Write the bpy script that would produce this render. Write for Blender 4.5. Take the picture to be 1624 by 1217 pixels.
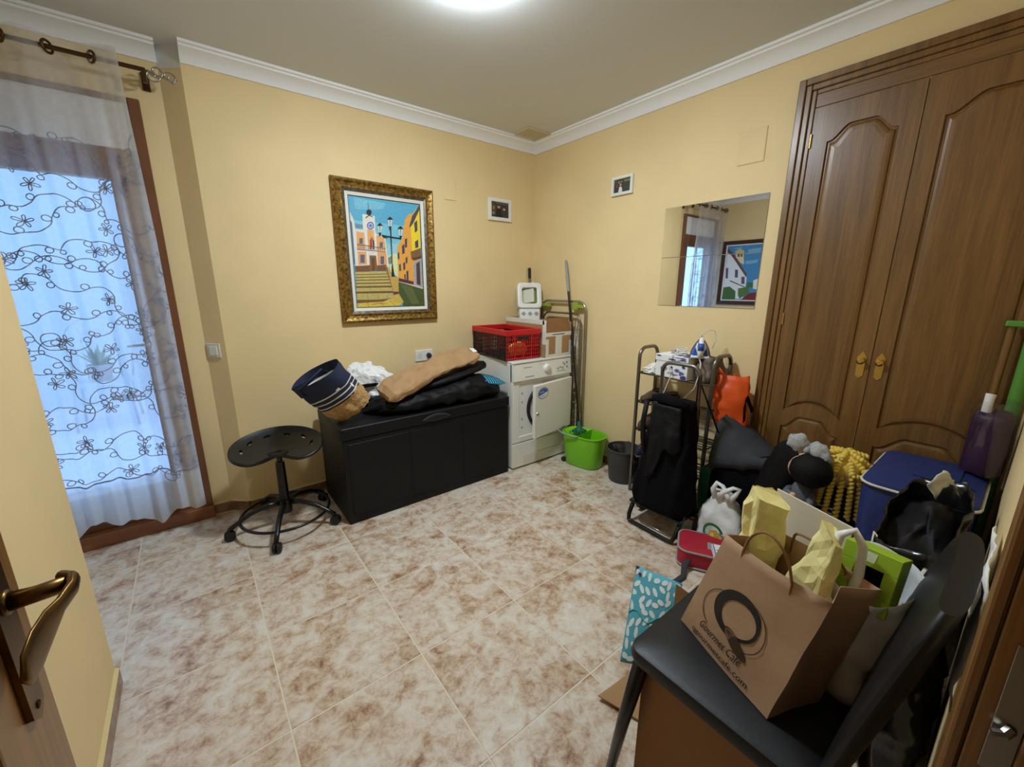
import bpy, bmesh, math, random
from mathutils import Vector, Matrix, noise
from math import sin, cos, pi, radians, sqrt

for o in list(bpy.data.objects): bpy.data.objects.remove(o, do_unlink=True)
SC = bpy.context.scene
COL = SC.collection
random.seed(7)

# ------------------------------------------------------------------ camera
cam_d = bpy.data.cameras.new('camera'); cam = bpy.data.objects.new('camera', cam_d); COL.objects.link(cam)
cam_d.sensor_fit = 'HORIZONTAL'; cam_d.sensor_width = 36.0; cam_d.lens = 646.51 * 36.0 / 1624.0
cam_d.clip_start = 0.02; cam_d.clip_end = 200
_yaw, _pit, _rol = radians(38.11), radians(13.388), radians(0.169)
_F = Vector((sin(_yaw)*cos(_pit), cos(_yaw)*cos(_pit), -sin(_pit)))
_r = Vector((cos(_yaw), -sin(_yaw), 0)); _u = _r.cross(_F)
_r2 = cos(_rol)*_r + sin(_rol)*_u; _u2 = -sin(_rol)*_r + cos(_rol)*_u
cam.matrix_world = Matrix(((_r2.x, _u2.x, -_F.x, 0), (_r2.y, _u2.y, -_F.y, 0), (_r2.z, _u2.z, -_F.z, 1.38), (0, 0, 0, 1)))
SC.camera = cam

# ------------------------------------------------------------------ world, exposure
LAMP = 320.0
SKY = 2.9
w = bpy.data.worlds.new('sky'); SC.world = w; w.use_nodes = True
bg = w.node_tree.nodes['Background']
bg.inputs['Color'].default_value = (0.30, 0.60, 1.0, 1); bg.inputs['Strength'].default_value = SKY
vs = SC.view_settings
SC.display_settings.display_device = 'sRGB'
vs.view_transform = 'Standard'; vs.look = 'None'; vs.gamma = 1.0; vs.use_curve_mapping = False
vs.exposure = 0.0

# ------------------------------------------------------------------ materials
def lin(c):
    c = c/255.0
    return c/12.92 if c <= 0.04045 else ((c+0.055)/1.055)**2.4
def S(c): return (lin(c[0]), lin(c[1]), lin(c[2]), 1)
MATS = {}
def mat(name, rgb, rough=0.6, metal=0.0, var=0.0, scale=8.0, bump=0.0, bscale=60.0, spec=0.5, coat=0.0, rgb2=None, alpha=None, stretch=None, detail=4.0):
    m = bpy.data.materials.new(name); m.use_nodes = True; MATS[name] = m
    nt = m.node_tree; b = nt.nodes['Principled BSDF']
    b.inputs['Base Color'].default_value = S(rgb); b.inputs['Roughness'].default_value = rough
    b.inputs['Metallic'].default_value = metal; b.inputs['Specular IOR Level'].default_value = spec
    b.inputs['Coat Weight'].default_value = coat; b.inputs['Coat Roughness'].default_value = 0.15
    if alpha is not None: b.inputs['Alpha'].default_value = alpha
    tc = None
    if var or rgb2 or bump:
        tc = nt.nodes.new('ShaderNodeTexCoord')
        mp = nt.nodes.new('ShaderNodeMapping'); nt.links.new(tc.outputs['Object'], mp.inputs['Vector'])
        if stretch: mp.inputs['Scale'].default_value = stretch
    if var or rgb2:
        n = nt.nodes.new('ShaderNodeTexNoise'); n.inputs['Scale'].default_value = scale; n.inputs['Detail'].default_value = detail
        nt.links.new(mp.outputs['Vector'], n.inputs['Vector'])
        r = nt.nodes.new('ShaderNodeValToRGB'); nt.links.new(n.outputs['Fac'], r.inputs['Fac'])
        if rgb2 is None: rgb2 = tuple(max(0, c*(1-var)) for c in rgb)
        r.color_ramp.elements[0].position = 0.35; r.color_ramp.elements[1].position = 0.65
        r.color_ramp.elements[0].color = S(rgb2); r.color_ramp.elements[1].color = S(rgb)
        nt.links.new(r.outputs['Color'], b.inputs['Base Color'])
    if bump:
        n2 = nt.nodes.new('ShaderNodeTexNoise'); n2.inputs['Scale'].default_value = bscale; n2.inputs['Detail'].default_value = 3
        nt.links.new(mp.outputs['Vector'], n2.inputs['Vector'])
        bp = nt.nodes.new('ShaderNodeBump'); bp.inputs['Strength'].default_value = bump; bp.inputs['Distance'].default_value = 0.01
        nt.links.new(n2.outputs['Fac'], bp.inputs['Height']); nt.links.new(bp.outputs['Normal'], b.inputs['Normal'])
    return m

mat('wall_paint', (239, 214, 162), 0.65, var=0.03, scale=2.5, bump=0.05, bscale=25)
mat('ceiling_paint', (222, 224, 224), 0.8)
mat('cornice_white', (247, 249, 254), 0.6)
mat('grout', (226, 214, 194), 0.7)
mat('skirt_tile', (158, 124, 98), 0.25, rgb2=(120, 88, 68), scale=14, detail=8)
mat('paint_cap', (225, 205, 150), 0.6)
mat('brown_alu', (126, 78, 48), 0.4, var=0.1, scale=5)
mat('white_box', (232, 234, 238), 0.5)
mat('brass', (206, 176, 104), 0.28, 1.0)
mat('antique_brass', (120, 92, 52), 0.33, 1.0, var=0.2, scale=30)
mat('bronze', (92, 70, 48), 0.35, 1.0)
mat('silver', (176, 172, 165), 0.3, 1.0)
mat('steel', (150, 146, 140), 0.35, 1.0)
mat('rack_tube', (128, 122, 114), 0.35, 0.9)
mat('chrome', (210, 210, 212), 0.12, 1.0)
mat('white_plastic', (236, 235, 230), 0.35)
mat('white_enamel', (236, 235, 228), 0.28)
mat('cream_plastic', (226, 222, 210), 0.4)
mat('grey_plastic', (150, 152, 150), 0.45)
mat('seat_black', (18, 19, 23), 0.38, bump=0.06, bscale=150)
mat('black_metal', (14, 14, 15), 0.3)
mat('black_rubber', (16, 16, 17), 0.55)
mat('black_cloth', (12, 12, 16), 0.9, bump=0.25, bscale=90, spec=0.12)
mat('black_soft', (13, 13, 16), 0.6, bump=0.3, bscale=30, spec=0.25)
mat('chest_black', (17, 17, 20), 0.5, bump=0.2, bscale=60, spec=0.3)
mat('black_shiny', (16, 16, 18), 0.22, bump=0.4, bscale=14)
mat('black_leather', (13, 14, 18), 0.46, bump=0.04, bscale=120, spec=0.4)
mat('navy', (26, 36, 66), 0.8, bump=0.1, bscale=200)
mat('navy_cloth', (22, 30, 70), 0.7, bump=0.2, bscale=60)
mat('cooler_blue', (30, 46, 104), 0.6, bump=0.2, bscale=35)
mat('stripe_white', (214, 210, 198), 0.8)
mat('straw', (206, 168, 112), 0.85, rgb2=(160, 118, 70), scale=120, bump=0.6, bscale=150)
mat('kraft', (178, 140, 98), 0.75, var=0.08, scale=12, bump=0.15, bscale=40)
mat('kraft_bag', (186, 150, 118), 0.75, var=0.06, scale=9, bump=0.1, bscale=30)
mat('cardboard', (178, 138, 94), 0.85, var=0.06, scale=6)
mat('cardboard_dark', (150, 108, 68), 0.85, var=0.06, scale=6)
mat('tape_white', (226, 224, 216), 0.4)
mat('red_plastic', (196, 22, 30), 0.4)
mat('dark_plastic', (24, 23, 24), 0.45)
mat('lime', (126, 206, 34), 0.4)
mat('lime_card', (156, 190, 44), 0.5)
mat('dark_green', (18, 96, 66), 0.6)
mat('pole_green', (90, 150, 60), 0.45)
mat('grey_bin', (58, 58, 60), 0.5)
mat('grey_fabric', (62, 64, 68), 0.85, spec=0.2, bump=0.2, bscale=80)
mat('light_grey_fabric', (176, 176, 176), 0.9, rgb2=(150, 150, 152), scale=90, bump=0.5, bscale=40)
mat('orange', (226, 84, 22), 0.5, bump=0.4, bscale=18)
mat('brown_shoe', (92, 70, 54), 0.7, var=0.15, scale=20)
mat('dark_shoe', (44, 38, 34), 0.7)
mat('navy_shoe', (34, 40, 62), 0.7)
mat('sole_grey', (120, 122, 126), 0.6)
mat('bag_white', (232, 233, 232), 0.35, bump=0.5, bscale=16)
mat('tissue_white', (236, 234, 228), 0.7, bump=0.3, bscale=25)
mat('yellow_paper', (242, 232, 160), 0.7, bump=0.35, bscale=18)
mat('white_board', (216, 208, 190), 0.7)
mat('skin', (214, 168, 134), 0.6)
mat('hair_black', (9, 9, 11), 0.6, spec=0.2, bump=0.4, bscale=60, stretch=(6, 6, 0.7))
mat('foam_yellow', (228, 198, 88), 0.6)
mat('foam_grey', (92, 96, 104), 0.6)
mat('red_fabric', (172, 22, 46), 0.65, bump=0.2, bscale=60)
mat('purple', (58, 30, 60), 0.5, bump=0.4, bscale=14)
mat('blue_enamel', (40, 84, 170), 0.3)
mat('cable_white', (224, 222, 216), 0.5)
mat('cable_black', (20, 20, 20), 0.5)
mat('paper_white', (240, 240, 240), 0.6)
mat('liner_white', (230, 226, 214), 0.6)
mat('terrace_white', (214, 214, 218), 0.9)
mat('terrace_floor', (232, 220, 230), 0.6)
mat('leaf', (120, 146, 120), 0.6)
mat('pot', (168, 162, 166), 0.7)
mat('thread', (150, 156, 176), 0.8)
mat('garden_white', (206, 206, 212), 0.6)
mat('olive_plastic', (150, 172, 62), 0.45)
mat('dark_frame', (58, 26, 22), 0.4)
mat('vent_paint', (214, 202, 176), 0.6)
mat('vent_dark', (150, 140, 118), 0.8)
mat('lid_blue', (84, 184, 222), 0.7)

mat('chest_grip', (62, 64, 70), 0.35)
def wood(name, c1, c2, rough, axis='Z', scale=1.0, coat=0.25):
    m = bpy.data.materials.new(name); m.use_nodes = True; MATS[name] = m
    nt = m.node_tree; N = nt.nodes; L = nt.links; b = N['Principled BSDF']
    tc = N.new('ShaderNodeTexCoord'); mp = N.new('ShaderNodeMapping')
    oi = N.new('ShaderNodeObjectInfo'); ad = N.new('ShaderNodeVectorMath'); ad.operation = 'ADD'
    L.new(tc.outputs['Object'], ad.inputs[0]); L.new(oi.outputs['Random'], ad.inputs[1])
    L.new(ad.outputs[0], mp.inputs['Vector'])
    s = {'Z': (9, 9, 0.6), 'Y': (9, 0.6, 9), 'X': (0.6, 9, 9)}[axis]
    mp.inputs['Scale'].default_value = tuple(q*scale for q in s)
    n = N.new('ShaderNodeTexNoise'); n.inputs['Scale'].default_value = 1.6; n.inputs['Detail'].default_value = 7; n.inputs['Distortion'].default_value = 1.2
    L.new(mp.outputs[0], n.inputs['Vector'])
    mp2 = N.new('ShaderNodeMapping'); L.new(ad.outputs[0], mp2.inputs['Vector']); mp2.inputs['Scale'].default_value = tuple(q*scale*14 if q > 1 else q*6 for q in s)
    n2 = N.new('ShaderNodeTexNoise'); n2.inputs['Scale'].default_value = 1.5; n2.inputs['Detail'].default_value = 3
    L.new(mp2.outputs[0], n2.inputs['Vector'])
    mx = N.new('ShaderNodeMix'); mx.data_type = 'FLOAT'; mx.inputs[0].default_value = 0.4
    L.new(n.outputs['Fac'], mx.inputs[2]); L.new(n2.outputs['Fac'], mx.inputs[3])
    r = N.new('ShaderNodeValToRGB'); L.new(mx.outputs[0], r.inputs['Fac'])
    r.color_ramp.elements[0].position = 0.36; r.color_ramp.elements[1].position = 0.62
    r.color_ramp.elements[0].color = S(c1); r.color_ramp.elements[1].color = S(c2)
    L.new(r.outputs['Color'], b.inputs['Base Color'])
    b.inputs['Roughness'].default_value = rough; b.inputs['Coat Weight'].default_value = coat*1.6; b.inputs['Coat Roughness'].default_value = 0.28
    bp = N.new('ShaderNodeBump'); bp.inputs['Strength'].default_value = 0.08; bp.inputs['Distance'].default_value = 0.005
    L.new(n2.outputs['Fac'], bp.inputs['Height']); L.new(bp.outputs[0], b.inputs['Normal'])
wood('oak', (98, 66, 28), (132, 94, 46), 0.38)
wood('oak_h', (98, 66, 28), (132, 94, 46), 0.38, 'Y')
wood('oak_door', (112, 74, 32), (146, 102, 50), 0.4)
wood('sill_wood', (120, 70, 36), (150, 92, 50), 0.45, 'X')

def tile_mat():
    m = bpy.data.materials.new('marble_tile'); m.use_nodes = True; MATS['marble_tile'] = m
    nt = m.node_tree; N = nt.nodes; L = nt.links; b = N['Principled BSDF']
    tc = N.new('ShaderNodeTexCoord'); oi = N.new('ShaderNodeObjectInfo')
    mu = N.new('ShaderNodeVectorMath'); mu.operation = 'MULTIPLY_ADD'
    L.new(oi.outputs['Random'], mu.inputs[0]); mu.inputs[1].default_value = (7.3, 3.1, 5.7); L.new(tc.outputs['Object'], mu.inputs[2])
    n1 = N.new('ShaderNodeTexNoise'); n1.inputs['Scale'].default_value = 20; n1.inputs['Detail'].default_value = 12; n1.inputs['Roughness'].default_value = 0.75; n1.inputs['Distortion'].default_value = 0.35
    n2 = N.new('ShaderNodeTexNoise'); n2.inputs['Scale'].default_value = 6; n2.inputs['Detail'].default_value = 5; n2.inputs['Distortion'].default_value = 0.8
    L.new(mu.outputs[0], n1.inputs['Vector']); L.new(mu.outputs[0], n2.inputs['Vector'])
    mx = N.new('ShaderNodeMix'); mx.data_type = 'FLOAT'; mx.inputs[0].default_value = 0.36
    L.new(n1.outputs['Fac'], mx.inputs[2]); L.new(n2.outputs['Fac'], mx.inputs[3])
    r = N.new('ShaderNodeValToRGB'); L.new(mx.outputs[0], r.inputs['Fac'])
    e = r.color_ramp.elements
    e[0].position = 0.36; e[0].color = S((132, 92, 66)); e[1].position = 0.62; e[1].color = S((224, 219, 210))
    x = e.new(0.44); x.color = S((188, 158, 132)); x = e.new(0.52); x.color = S((214, 198, 180))
    L.new(r.outputs['Color'], b.inputs['Base Color'])
    b.inputs['Roughness'].default_value = 0.28; b.inputs['Specular IOR Level'].default_value = 0.45
    bp = N.new('ShaderNodeBump'); bp.inputs['Strength'].default_value = 0.05; bp.inputs['Distance'].default_value = 0.004
    L.new(n1.outputs['Fac'], bp.inputs['Height']); L.new(bp.outputs[0], b.inputs['Normal'])
tile_mat()

def print_mat():
    m = bpy.data.materials.new('print'); m.use_nodes = True; MATS['print'] = m
    nt = m.node_tree; b = nt.nodes['Principled BSDF']
    a = nt.nodes.new('ShaderNodeAttribute'); a.attribute_name = 'Col'
    n = nt.nodes.new('ShaderNodeTexNoise'); n.inputs['Scale'].default_value = 60
    mx = nt.nodes.new('ShaderNodeMix'); mx.data_type = 'RGBA'; mx.blend_type = 'OVERLAY'; mx.inputs[0].default_value = 0.45; n.inputs['Detail'].default_value = 6
    nt.links.new(a.outputs['Color'], mx.inputs[6]); nt.links.new(n.outputs['Fac'], mx.inputs[7])
    nt.links.new(mx.outputs[2], b.inputs['Base Color']); b.inputs['Roughness'].default_value = 0.55
print_mat()

def gold_mat():
    m = mat('gold_frame', (176, 138, 66), 0.35, 0.75, rgb2=(92, 70, 38), scale=60, bump=0.3, bscale=60, detail=8)
gold_mat()
mat('pewter_frame', (120, 114, 104), 0.4, 0.6, rgb2=(84, 76, 64), scale=40)

def glass_mat(name, col, tr):
    m = bpy.data.materials.new(name); m.use_nodes = True; MATS[name] = m
    nt = m.node_tree; N = nt.nodes; N.remove(N['Principled BSDF'])
    t = N.new('ShaderNodeBsdfTransparent'); g = N.new('ShaderNodeBsdfGlossy'); g.inputs['Roughness'].default_value = 0.03
    t.inputs['Color'].default_value = col
    mx = N.new('ShaderNodeMixShader'); mx.inputs[0].default_value = tr
    nt.links.new(t.outputs[0], mx.inputs[1]); nt.links.new(g.outputs[0], mx.inputs[2])
    nt.links.new(mx.outputs[0], N['Material Output'].inputs['Surface'])
glass_mat('glass', (0.95, 0.97, 1.0, 1), 0.06)
glass_mat('clear_film', (0.9, 0.9, 0.92, 1), 0.07)
m = mat('mirror', (245, 246, 246), 0.0, 1.0); m.node_tree.nodes['Principled BSDF'].inputs['Roughness'].default_value = 0.01

def sheer():
    m = bpy.data.materials.new('sheer'); m.use_nodes = True; MATS['sheer'] = m
    nt = m.node_tree; N = nt.nodes; L = nt.links; N.remove(N['Principled BSDF'])
    t = N.new('ShaderNodeBsdfTransparent'); d = N.new('ShaderNodeBsdfDiffuse'); tl = N.new('ShaderNodeBsdfTranslucent')
    d.inputs['Color'].default_value = (0.86, 0.86, 0.87, 1); tl.inputs['Color'].default_value = (0.86, 0.86, 0.87, 1)
    a = N.new('ShaderNodeMixShader'); a.inputs[0].default_value = 0.5; L.new(d.outputs[0], a.inputs[1]); L.new(tl.outputs[0], a.inputs[2])
    tc = N.new('ShaderNodeTexCoord'); sp = N.new('ShaderNodeSeparateXYZ'); L.new(tc.outputs['Object'], sp.inputs[0])
    mr = N.new('ShaderNodeMapRange'); mr.inputs['From Min'].default_value = 0.40; mr.inputs['From Max'].default_value = 0.36
    mr.inputs['To Min'].default_value = 0.36; mr.inputs['To Max'].default_value = 0.80
    L.new(sp.outputs['Z'], mr.inputs['Value'])
    n = N.new('ShaderNodeTexNoise'); n.inputs['Scale'].default_value = 30; L.new(tc.outputs['Object'], n.inputs['Vector'])
    ml = N.new('ShaderNodeMath'); ml.operation = 'MULTIPLY_ADD'; L.new(n.outputs['Fac'], ml.inputs[0]); ml.inputs[1].default_value = 0.12; L.new(mr.outputs[0], ml.inputs[2])
    b = N.new('ShaderNodeMixShader'); L.new(ml.outputs[0], b.inputs[0]); L.new(t.outputs[0], b.inputs[1]); L.new(a.outputs[0], b.inputs[2])
    L.new(b.outputs[0], N['Material Output'].inputs['Surface'])
sheer()
def emit(name, rgb, s):
    m = mat(name, (255, 255, 255)); b = m.node_tree.nodes['Principled BSDF']
    b.inputs['Emission Color'].default_value = rgb; b.inputs['Emission Strength'].default_value = s
emit('lamp_glow', (0.87, 0.985, 1.07, 1), LAMP)

# ------------------------------------------------------------------ mesh helpers
def V(*a): return Vector(a) if len(a) > 1 else Vector(a[0])
class G:
    """collects shapes into one mesh"""
    def __init__(s): s.bm = bmesh.new()
    def box(s, lo, hi, bev=0.0, seg=2):
        r = bmesh.ops.create_cube(s.bm, size=1.0); vs_ = r['verts']
        for v in vs_: v.co = Vector([lo[i] + (v.co[i]+0.5)*(hi[i]-lo[i]) for i in range(3)])
        if bev > 0:
            es = list({e for v in vs_ for e in v.link_edges})
            bmesh.ops.bevel(s.bm, geom=es, offset=bev, segments=seg, affect='EDGES', profile=0.5)
        return s
    def loft(s, rings, cap=(True, True), close=True, flip=False):
        rows = [[s.bm.verts.new(p) for p in r] for r in rings]; n = len(rows[0])
        for a, b in zip(rows, rows[1:]):
            for i in range(n if close else n-1):
                j = (i+1) % n; f = (a[i], a[j], b[j], b[i])
                try: s.bm.faces.new(f[::-1] if flip else f)
                except ValueError: pass
        if cap[0] and n > 2:
            try: s.bm.faces.new(rows[0][::-1])
            except ValueError: pass
        if cap[1] and n > 2:
            try: s.bm.faces.new(rows[-1])
            except ValueError: pass
        return s
    def tube(s, pts, r, seg=8, closed=False):
        pts = [Vector(p) for p in pts]; n = len(pts); rr = r if isinstance(r, (list, tuple)) else [r]*n
        rings = []; nrm = None
        for i, p in enumerate(pts):
            if closed: t = (pts[(i+1) % n]-pts[i-1])
            else: t = pts[min(i+1, n-1)]-pts[max(i-1, 0)]
            t.normalize()
            if nrm is None:
                nrm = t.orthogonal().normalized()
            else:
                nrm = (nrm - t*nrm.dot(t))
                nrm = nrm.normalized() if nrm.length > 1e-6 else t.orthogonal().normalized()
            bn = t.cross(nrm)
            rings.append([p + rr[i]*(cos(2*pi*k/seg)*nrm + sin(2*pi*k/seg)*bn) for k in range(seg)])
        if closed: rings.append(rings[0]); 
        s.loft(rings, cap=(not closed, not closed))
        return s
    def cyl(s, p0, p1, r0, r1=None, seg=20): return s.tube([p0, p1], [r0, r0 if r1 is None else r1], seg)
    def lathe(s, prof, c=(0, 0, 0), seg=24, cap=(True, True)):
        c = Vector(c)
        s.loft([[c + Vector((max(r, 1e-4)*cos(2*pi*k/seg), max(r, 1e-4)*sin(2*pi*k/seg), z)) for k in range(seg)] for r, z in prof], cap)
        return s
    def prism(s, poly, d, fn=None):
        """polygon (2d) extruded by d; fn maps (u,v,w) to 3d"""
        fn = fn or (lambda u, v, w: Vector((u, v, w)))
        a = [s.bm.verts.new(fn(u, v, 0)) for u, v in poly]; b = [s.bm.verts.new(fn(u, v, d)) for u, v in poly]
        s.bm.faces.new(a[::-1]); s.bm.faces.new(b)
        n = len(a)
        for i in range(n): s.bm.faces.new((a[i], a[(i+1) % n], b[(i+1) % n], b[i]))
        return s
    def grid(s, fn, nu, nv):
        vs_ = [[s.bm.verts.new(fn(i/nu, j/nv)) for j in range(nv+1)] for i in range(nu+1)]
        for i in range(nu):
            for j in range(nv): s.bm.faces.new((vs_[i][j], vs_[i+1][j], vs_[i+1][j+1], vs_[i][j+1]))
        return s
    def ball(s, c, r, sc=(1, 1, 1), u=20, v=12):
        c = Vector(c)
        rings = []
        for j in range(1, v):
            t = pi*j/v
            rings.append([c + Vector((r*sc[0]*sin(t)*cos(2*pi*k/u), r*sc[1]*sin(t)*sin(2*pi*k/u), -r*sc[2]*cos(t))) for k in range(u)])
        s.loft(rings); return s
    def noise(s, amp, freq, seed=0.0, keep=None):
        s.bm.normal_update()
        off = Vector((seed*3.7, seed*1.9, seed*5.3))
        for v in s.bm.verts:
            if keep and keep(v.co): continue
            k = noise.noise(v.co*freq + off) + 0.5*noise.noise(v.co*freq*2.3 + off)
            v.co = v.co + v.normal*amp*k
        return s
    def sub(s, n=1):
        bmesh.ops.subdivide_edges(s.bm, edges=s.bm.edges[:], cuts=n, use_grid_fill=True); return s
    def move(s, M):
        bmesh.ops.transform(s.bm, matrix=M, verts=s.bm.verts[:]); return s
    def build(s, name, m, parent=None, smooth=False, loc=None, rot=None, solid=0.0, subsurf=0, recalc=True):
        if recalc: bmesh.ops.recalc_face_normals(s.bm, faces=s.bm.faces[:])
        me = bpy.data.meshes.new(name); s.bm.to_mesh(me); s.bm.free()
        ms = m if isinstance(m, (list, tuple)) else [m]
        for q in ms: me.materials.append(MATS[q])
        for p in me.polygons: p.use_smooth = bool(smooth)
        if smooth == 'auto':
            me.set_sharp_from_angle(angle=radians(38))
        o = bpy.data.objects.new(name, me); COL.objects.link(o)
        if parent is not None: o.parent = parent
        if loc is not None: o.location = loc
        if rot is not None: o.rotation_euler = rot
        if solid:
            md = o.modifiers.new('s', 'SOLIDIFY'); md.thickness = solid; md.offset = 0
        if subsurf:
            md = o.modifiers.new('ss', 'SUBSURF'); md.levels = subsurf; md.render_levels = subsurf
        return o
def thing(name, label, cat, loc=(0, 0, 0), rz=0.0, group=None):
    o = bpy.data.objects.new(name, None); COL.objects.link(o); o.empty_display_size = 0.05
    o.location = loc; o.rotation_euler = (0, 0, rz)
    return tag(o, label, cat, group)
def tag(o, label, cat, group=None):
    o['label'] = label; o['category'] = cat
    if group: o['group'] = group
    return o
def struct(o, label=None):
    o['kind'] = 'structure'
    if label: o['label'] = label
    return o
def copy_part(o, parent, loc=None, rot=None):
    c = o.copy(); COL.objects.link(c); c.parent = parent
    if loc is not None: c.location = loc
    if rot is not None: c.rotation_euler = rot
    return c
def copy_tree(o, parent=None):
    c = o.copy(); COL.objects.link(c); c.parent = parent
    for ch in list(o.children): copy_tree(ch, c)
    return c
def ring(cx, cy, z, a, b, n=32, p=2.6, rot=0.0, tx=0.0, ty=0.0):
    out = []
    for k in range(n):
        t = 2*pi*k/n; c, s_ = cos(t), sin(t)
        x = a*math.copysign(abs(c)**(2/p), c); y = b*math.copysign(abs(s_)**(2/p), s_)
        xr = x*cos(rot)-y*sin(rot); yr = x*sin(rot)+y*cos(rot)
        out.append(Vector((cx+xr, cy+yr, z+tx*xr+ty*yr)))
    return out
def axring(c, ax, up, a, b, n=32, p=2.4):
    ax = Vector(ax).normalized(); up = Vector(up); s_ = ax.cross(up).normalized(); u = s_.cross(ax)
    out = []
    for k in range(n):
        t = 2*pi*k/n; cc, ss = cos(t), sin(t)
        out.append(Vector(c) + s_*a*math.copysign(abs(cc)**(2/p), cc) + u*b*math.copysign(abs(ss)**(2/p), ss))
    return out
def arc(c, r, a0, a1, n, ax1, ax2):
    c = Vector(c); ax1 = Vector(ax1); ax2 = Vector(ax2)
    return [c + r*(cos(a0+(a1-a0)*i/n)*ax1 + sin(a0+(a1-a0)*i/n)*ax2) for i in range(n+1)]
def flat_print(name, patches, fn, parent, step=0.00025):
    """flat printed picture: layered coloured patches; fn(u,v,h) -> 3d"""
    bm = bmesh.new(); cl = bm.loops.layers.float_color.new('Col')
    for k, (c, pts) in enumerate(patches):
        vs_ = [bm.verts.new(fn(u, v, step*(k+1))) for u, v in pts]
        es = [bm.edges.new((vs_[i], vs_[(i+1) % len(vs_)])) for i in range(len(vs_))] if len(pts) > 4 else None
        if es:
            fs = bmesh.ops.triangle_fill(bm, use_beauty=True, use_dissolve=False, edges=es)['geom']
            fs = [f for f in fs if isinstance(f, bmesh.types.BMFace)]
        else:
            fs = [bm.faces.new(vs_)]
        for f in fs:
            for l in f.loops: l[cl] = S(c)
    me = bpy.data.meshes.new(name); bm.to_mesh(me); bm.free(); me.materials.append(MATS['print'])
    o = bpy.data.objects.new(name, me); COL.objects.link(o); o.parent = parent
    return o
def ell(cx, cy, rx, ry, n=18, a0=0.0): return [(cx+rx*cos(a0+2*pi*k/n), cy+ry*sin(a0+2*pi*k/n)) for k in range(n)]
def rc(a, b, c, d): return [(a, b), (c, b), (c, d), (a, d)]
def text_obj(name, txt, size, m, fn, parent, shear=0.0, width=None):
    cu = bpy.data.curves.new('txt', 'FONT'); cu.body = txt; cu.size = size; cu.shear = shear; cu.resolution_u = 3
    to = bpy.data.objects.new('txt', cu); COL.objects.link(to)
    dg = bpy.context.evaluated_depsgraph_get(); me = bpy.data.meshes.new_from_object(to.evaluated_get(dg))
    bpy.data.objects.remove(to, do_unlink=True)
    xs = [v.co.x for v in me.vertices]
    if not xs: return None
    x0, x1 = min(xs), max(xs); k = (width/(x1-x0)) if width else 1.0
    for v in me.vertices: v.co = fn((v.co.x-x0)*k, v.co.y)
    me.materials.clear(); me.materials.append(MATS[m])
    o = bpy.data.objects.new(name, me); COL.objects.link(o); o.parent = parent
    return o

# ------------------------------------------------------------------ room shell
XB, YA, YR, XL, YF, HC = 2.477, 2.85, 2.93, -0.92, -0.04, 2.53
XE, YE = -0.38, 1.775           # closet block beside the entry
def plan(poly, z0, z1, name, m):
    g = G(); g.prism(poly, z1-z0, lambda u, v, w_: Vector((u, v, z0+w_))); return struct(g.build(name, m))
floor = struct(G().box((-1.1, -1.5, -0.12), (2.65, 3.03, -0.0012)).build('floor', 'grout'), 'marbled brown and cream tiled floor')
GX, GY, TS = 0.071, 0.773, 0.4527
for i in range(-4, 6):
    for j in range(-6, 6):
        x0, x1, y0, y1 = GX+i*TS+0.0028, GX+(i+1)*TS-0.0028, GY+j*TS+0.0028, GY+(j+1)*TS-0.0028
        x0 = max(x0, XL+0.001); x1 = min(x1, XB-0.001); y1 = min(y1, YR-0.001); y0 = max(y0, -1.3)
        if x1-x0 < 0.02 or y1-y0 < 0.02: continue
        if x1 < XE and y1 < YE: continue
        cx, cy = (x0+x1)/2, (y0+y1)/2
        g = G(); hx, hy = (x1-x0)/2, (y1-y0)/2
        g.box((-hx, -hy, -0.006), (hx, hy, 0.0), 0.0006, 1)
        g.build('tile', 'marble_tile', floor, loc=(cx, cy, 0))
struct(G().box((-1.1, -1.5, HC), (2.65, 3.03, HC+0.12)).build('ceiling', 'ceiling_paint'), 'plain cream ceiling')
# wall with the big painting, bevelled where it steps back to the balcony door
wb = plan([(0.14, YA), (XB+0.1, YA), (XB+0.1, 3.03), (0.05, 3.03), (0.05, YR)], 0, HC, 'wall_back', 'wall_paint'); struct(wb, 'pale yellow painted wall behind the storage chest')
DX0, DX1, DZ = -0.885, -0.045, 2.265
g = G(); g.box((DX1, YR, 0), (0.06, 3.03, HC)); g.box((XL-0.1, YR, 0), (DX0, 3.03, HC)); g.box((DX0, YR, DZ), (DX1, 3.03, HC))
struct(g.build('wall_balcony', 'wall_paint'), 'yellow wall around the balcony door')
struct(G().box((XB, -0.16, 0), (XB+0.1, YA, HC)).build('wall_right', 'wall_paint'), 'yellow wall carrying the mirror and the wardrobe')
struct(G().box((XL-0.1, YE, 0), (XL, YR, HC)).build('wall_left', 'wall_paint'), 'yellow side wall carrying the dark framed painting')
struct(G().box((XL-0.1, -0.16, 0), (XE, YE, HC)).build('wall_entry', 'wall_paint'), 'yellow wall block beside the open entry door')
JX0, JX1 = -0.235, 0.72
g = G(); g.box((JX1, -0.16, 0), (XB, YF, HC)); g.box((XE, -0.16, 0), (JX0, YF, HC)); g.box((JX0, -0.16, 2.06), (JX1, YF, HC))
struct(g.build('wall_front', 'wall_paint'), 'yellow wall with the entry doorway')
g = G(); g.box((-1.02, -1.5, 0), (-0.92, -0.16, HC)); g.box((2.0, -1.5, 0), (2.1, -0.16, HC)); g.box((-0.92, -1.5, 0), (2.0, -1.4, HC))
struct(g.build('wall_hall', 'wall_paint'), 'hallway walls behind the doorway')
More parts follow.
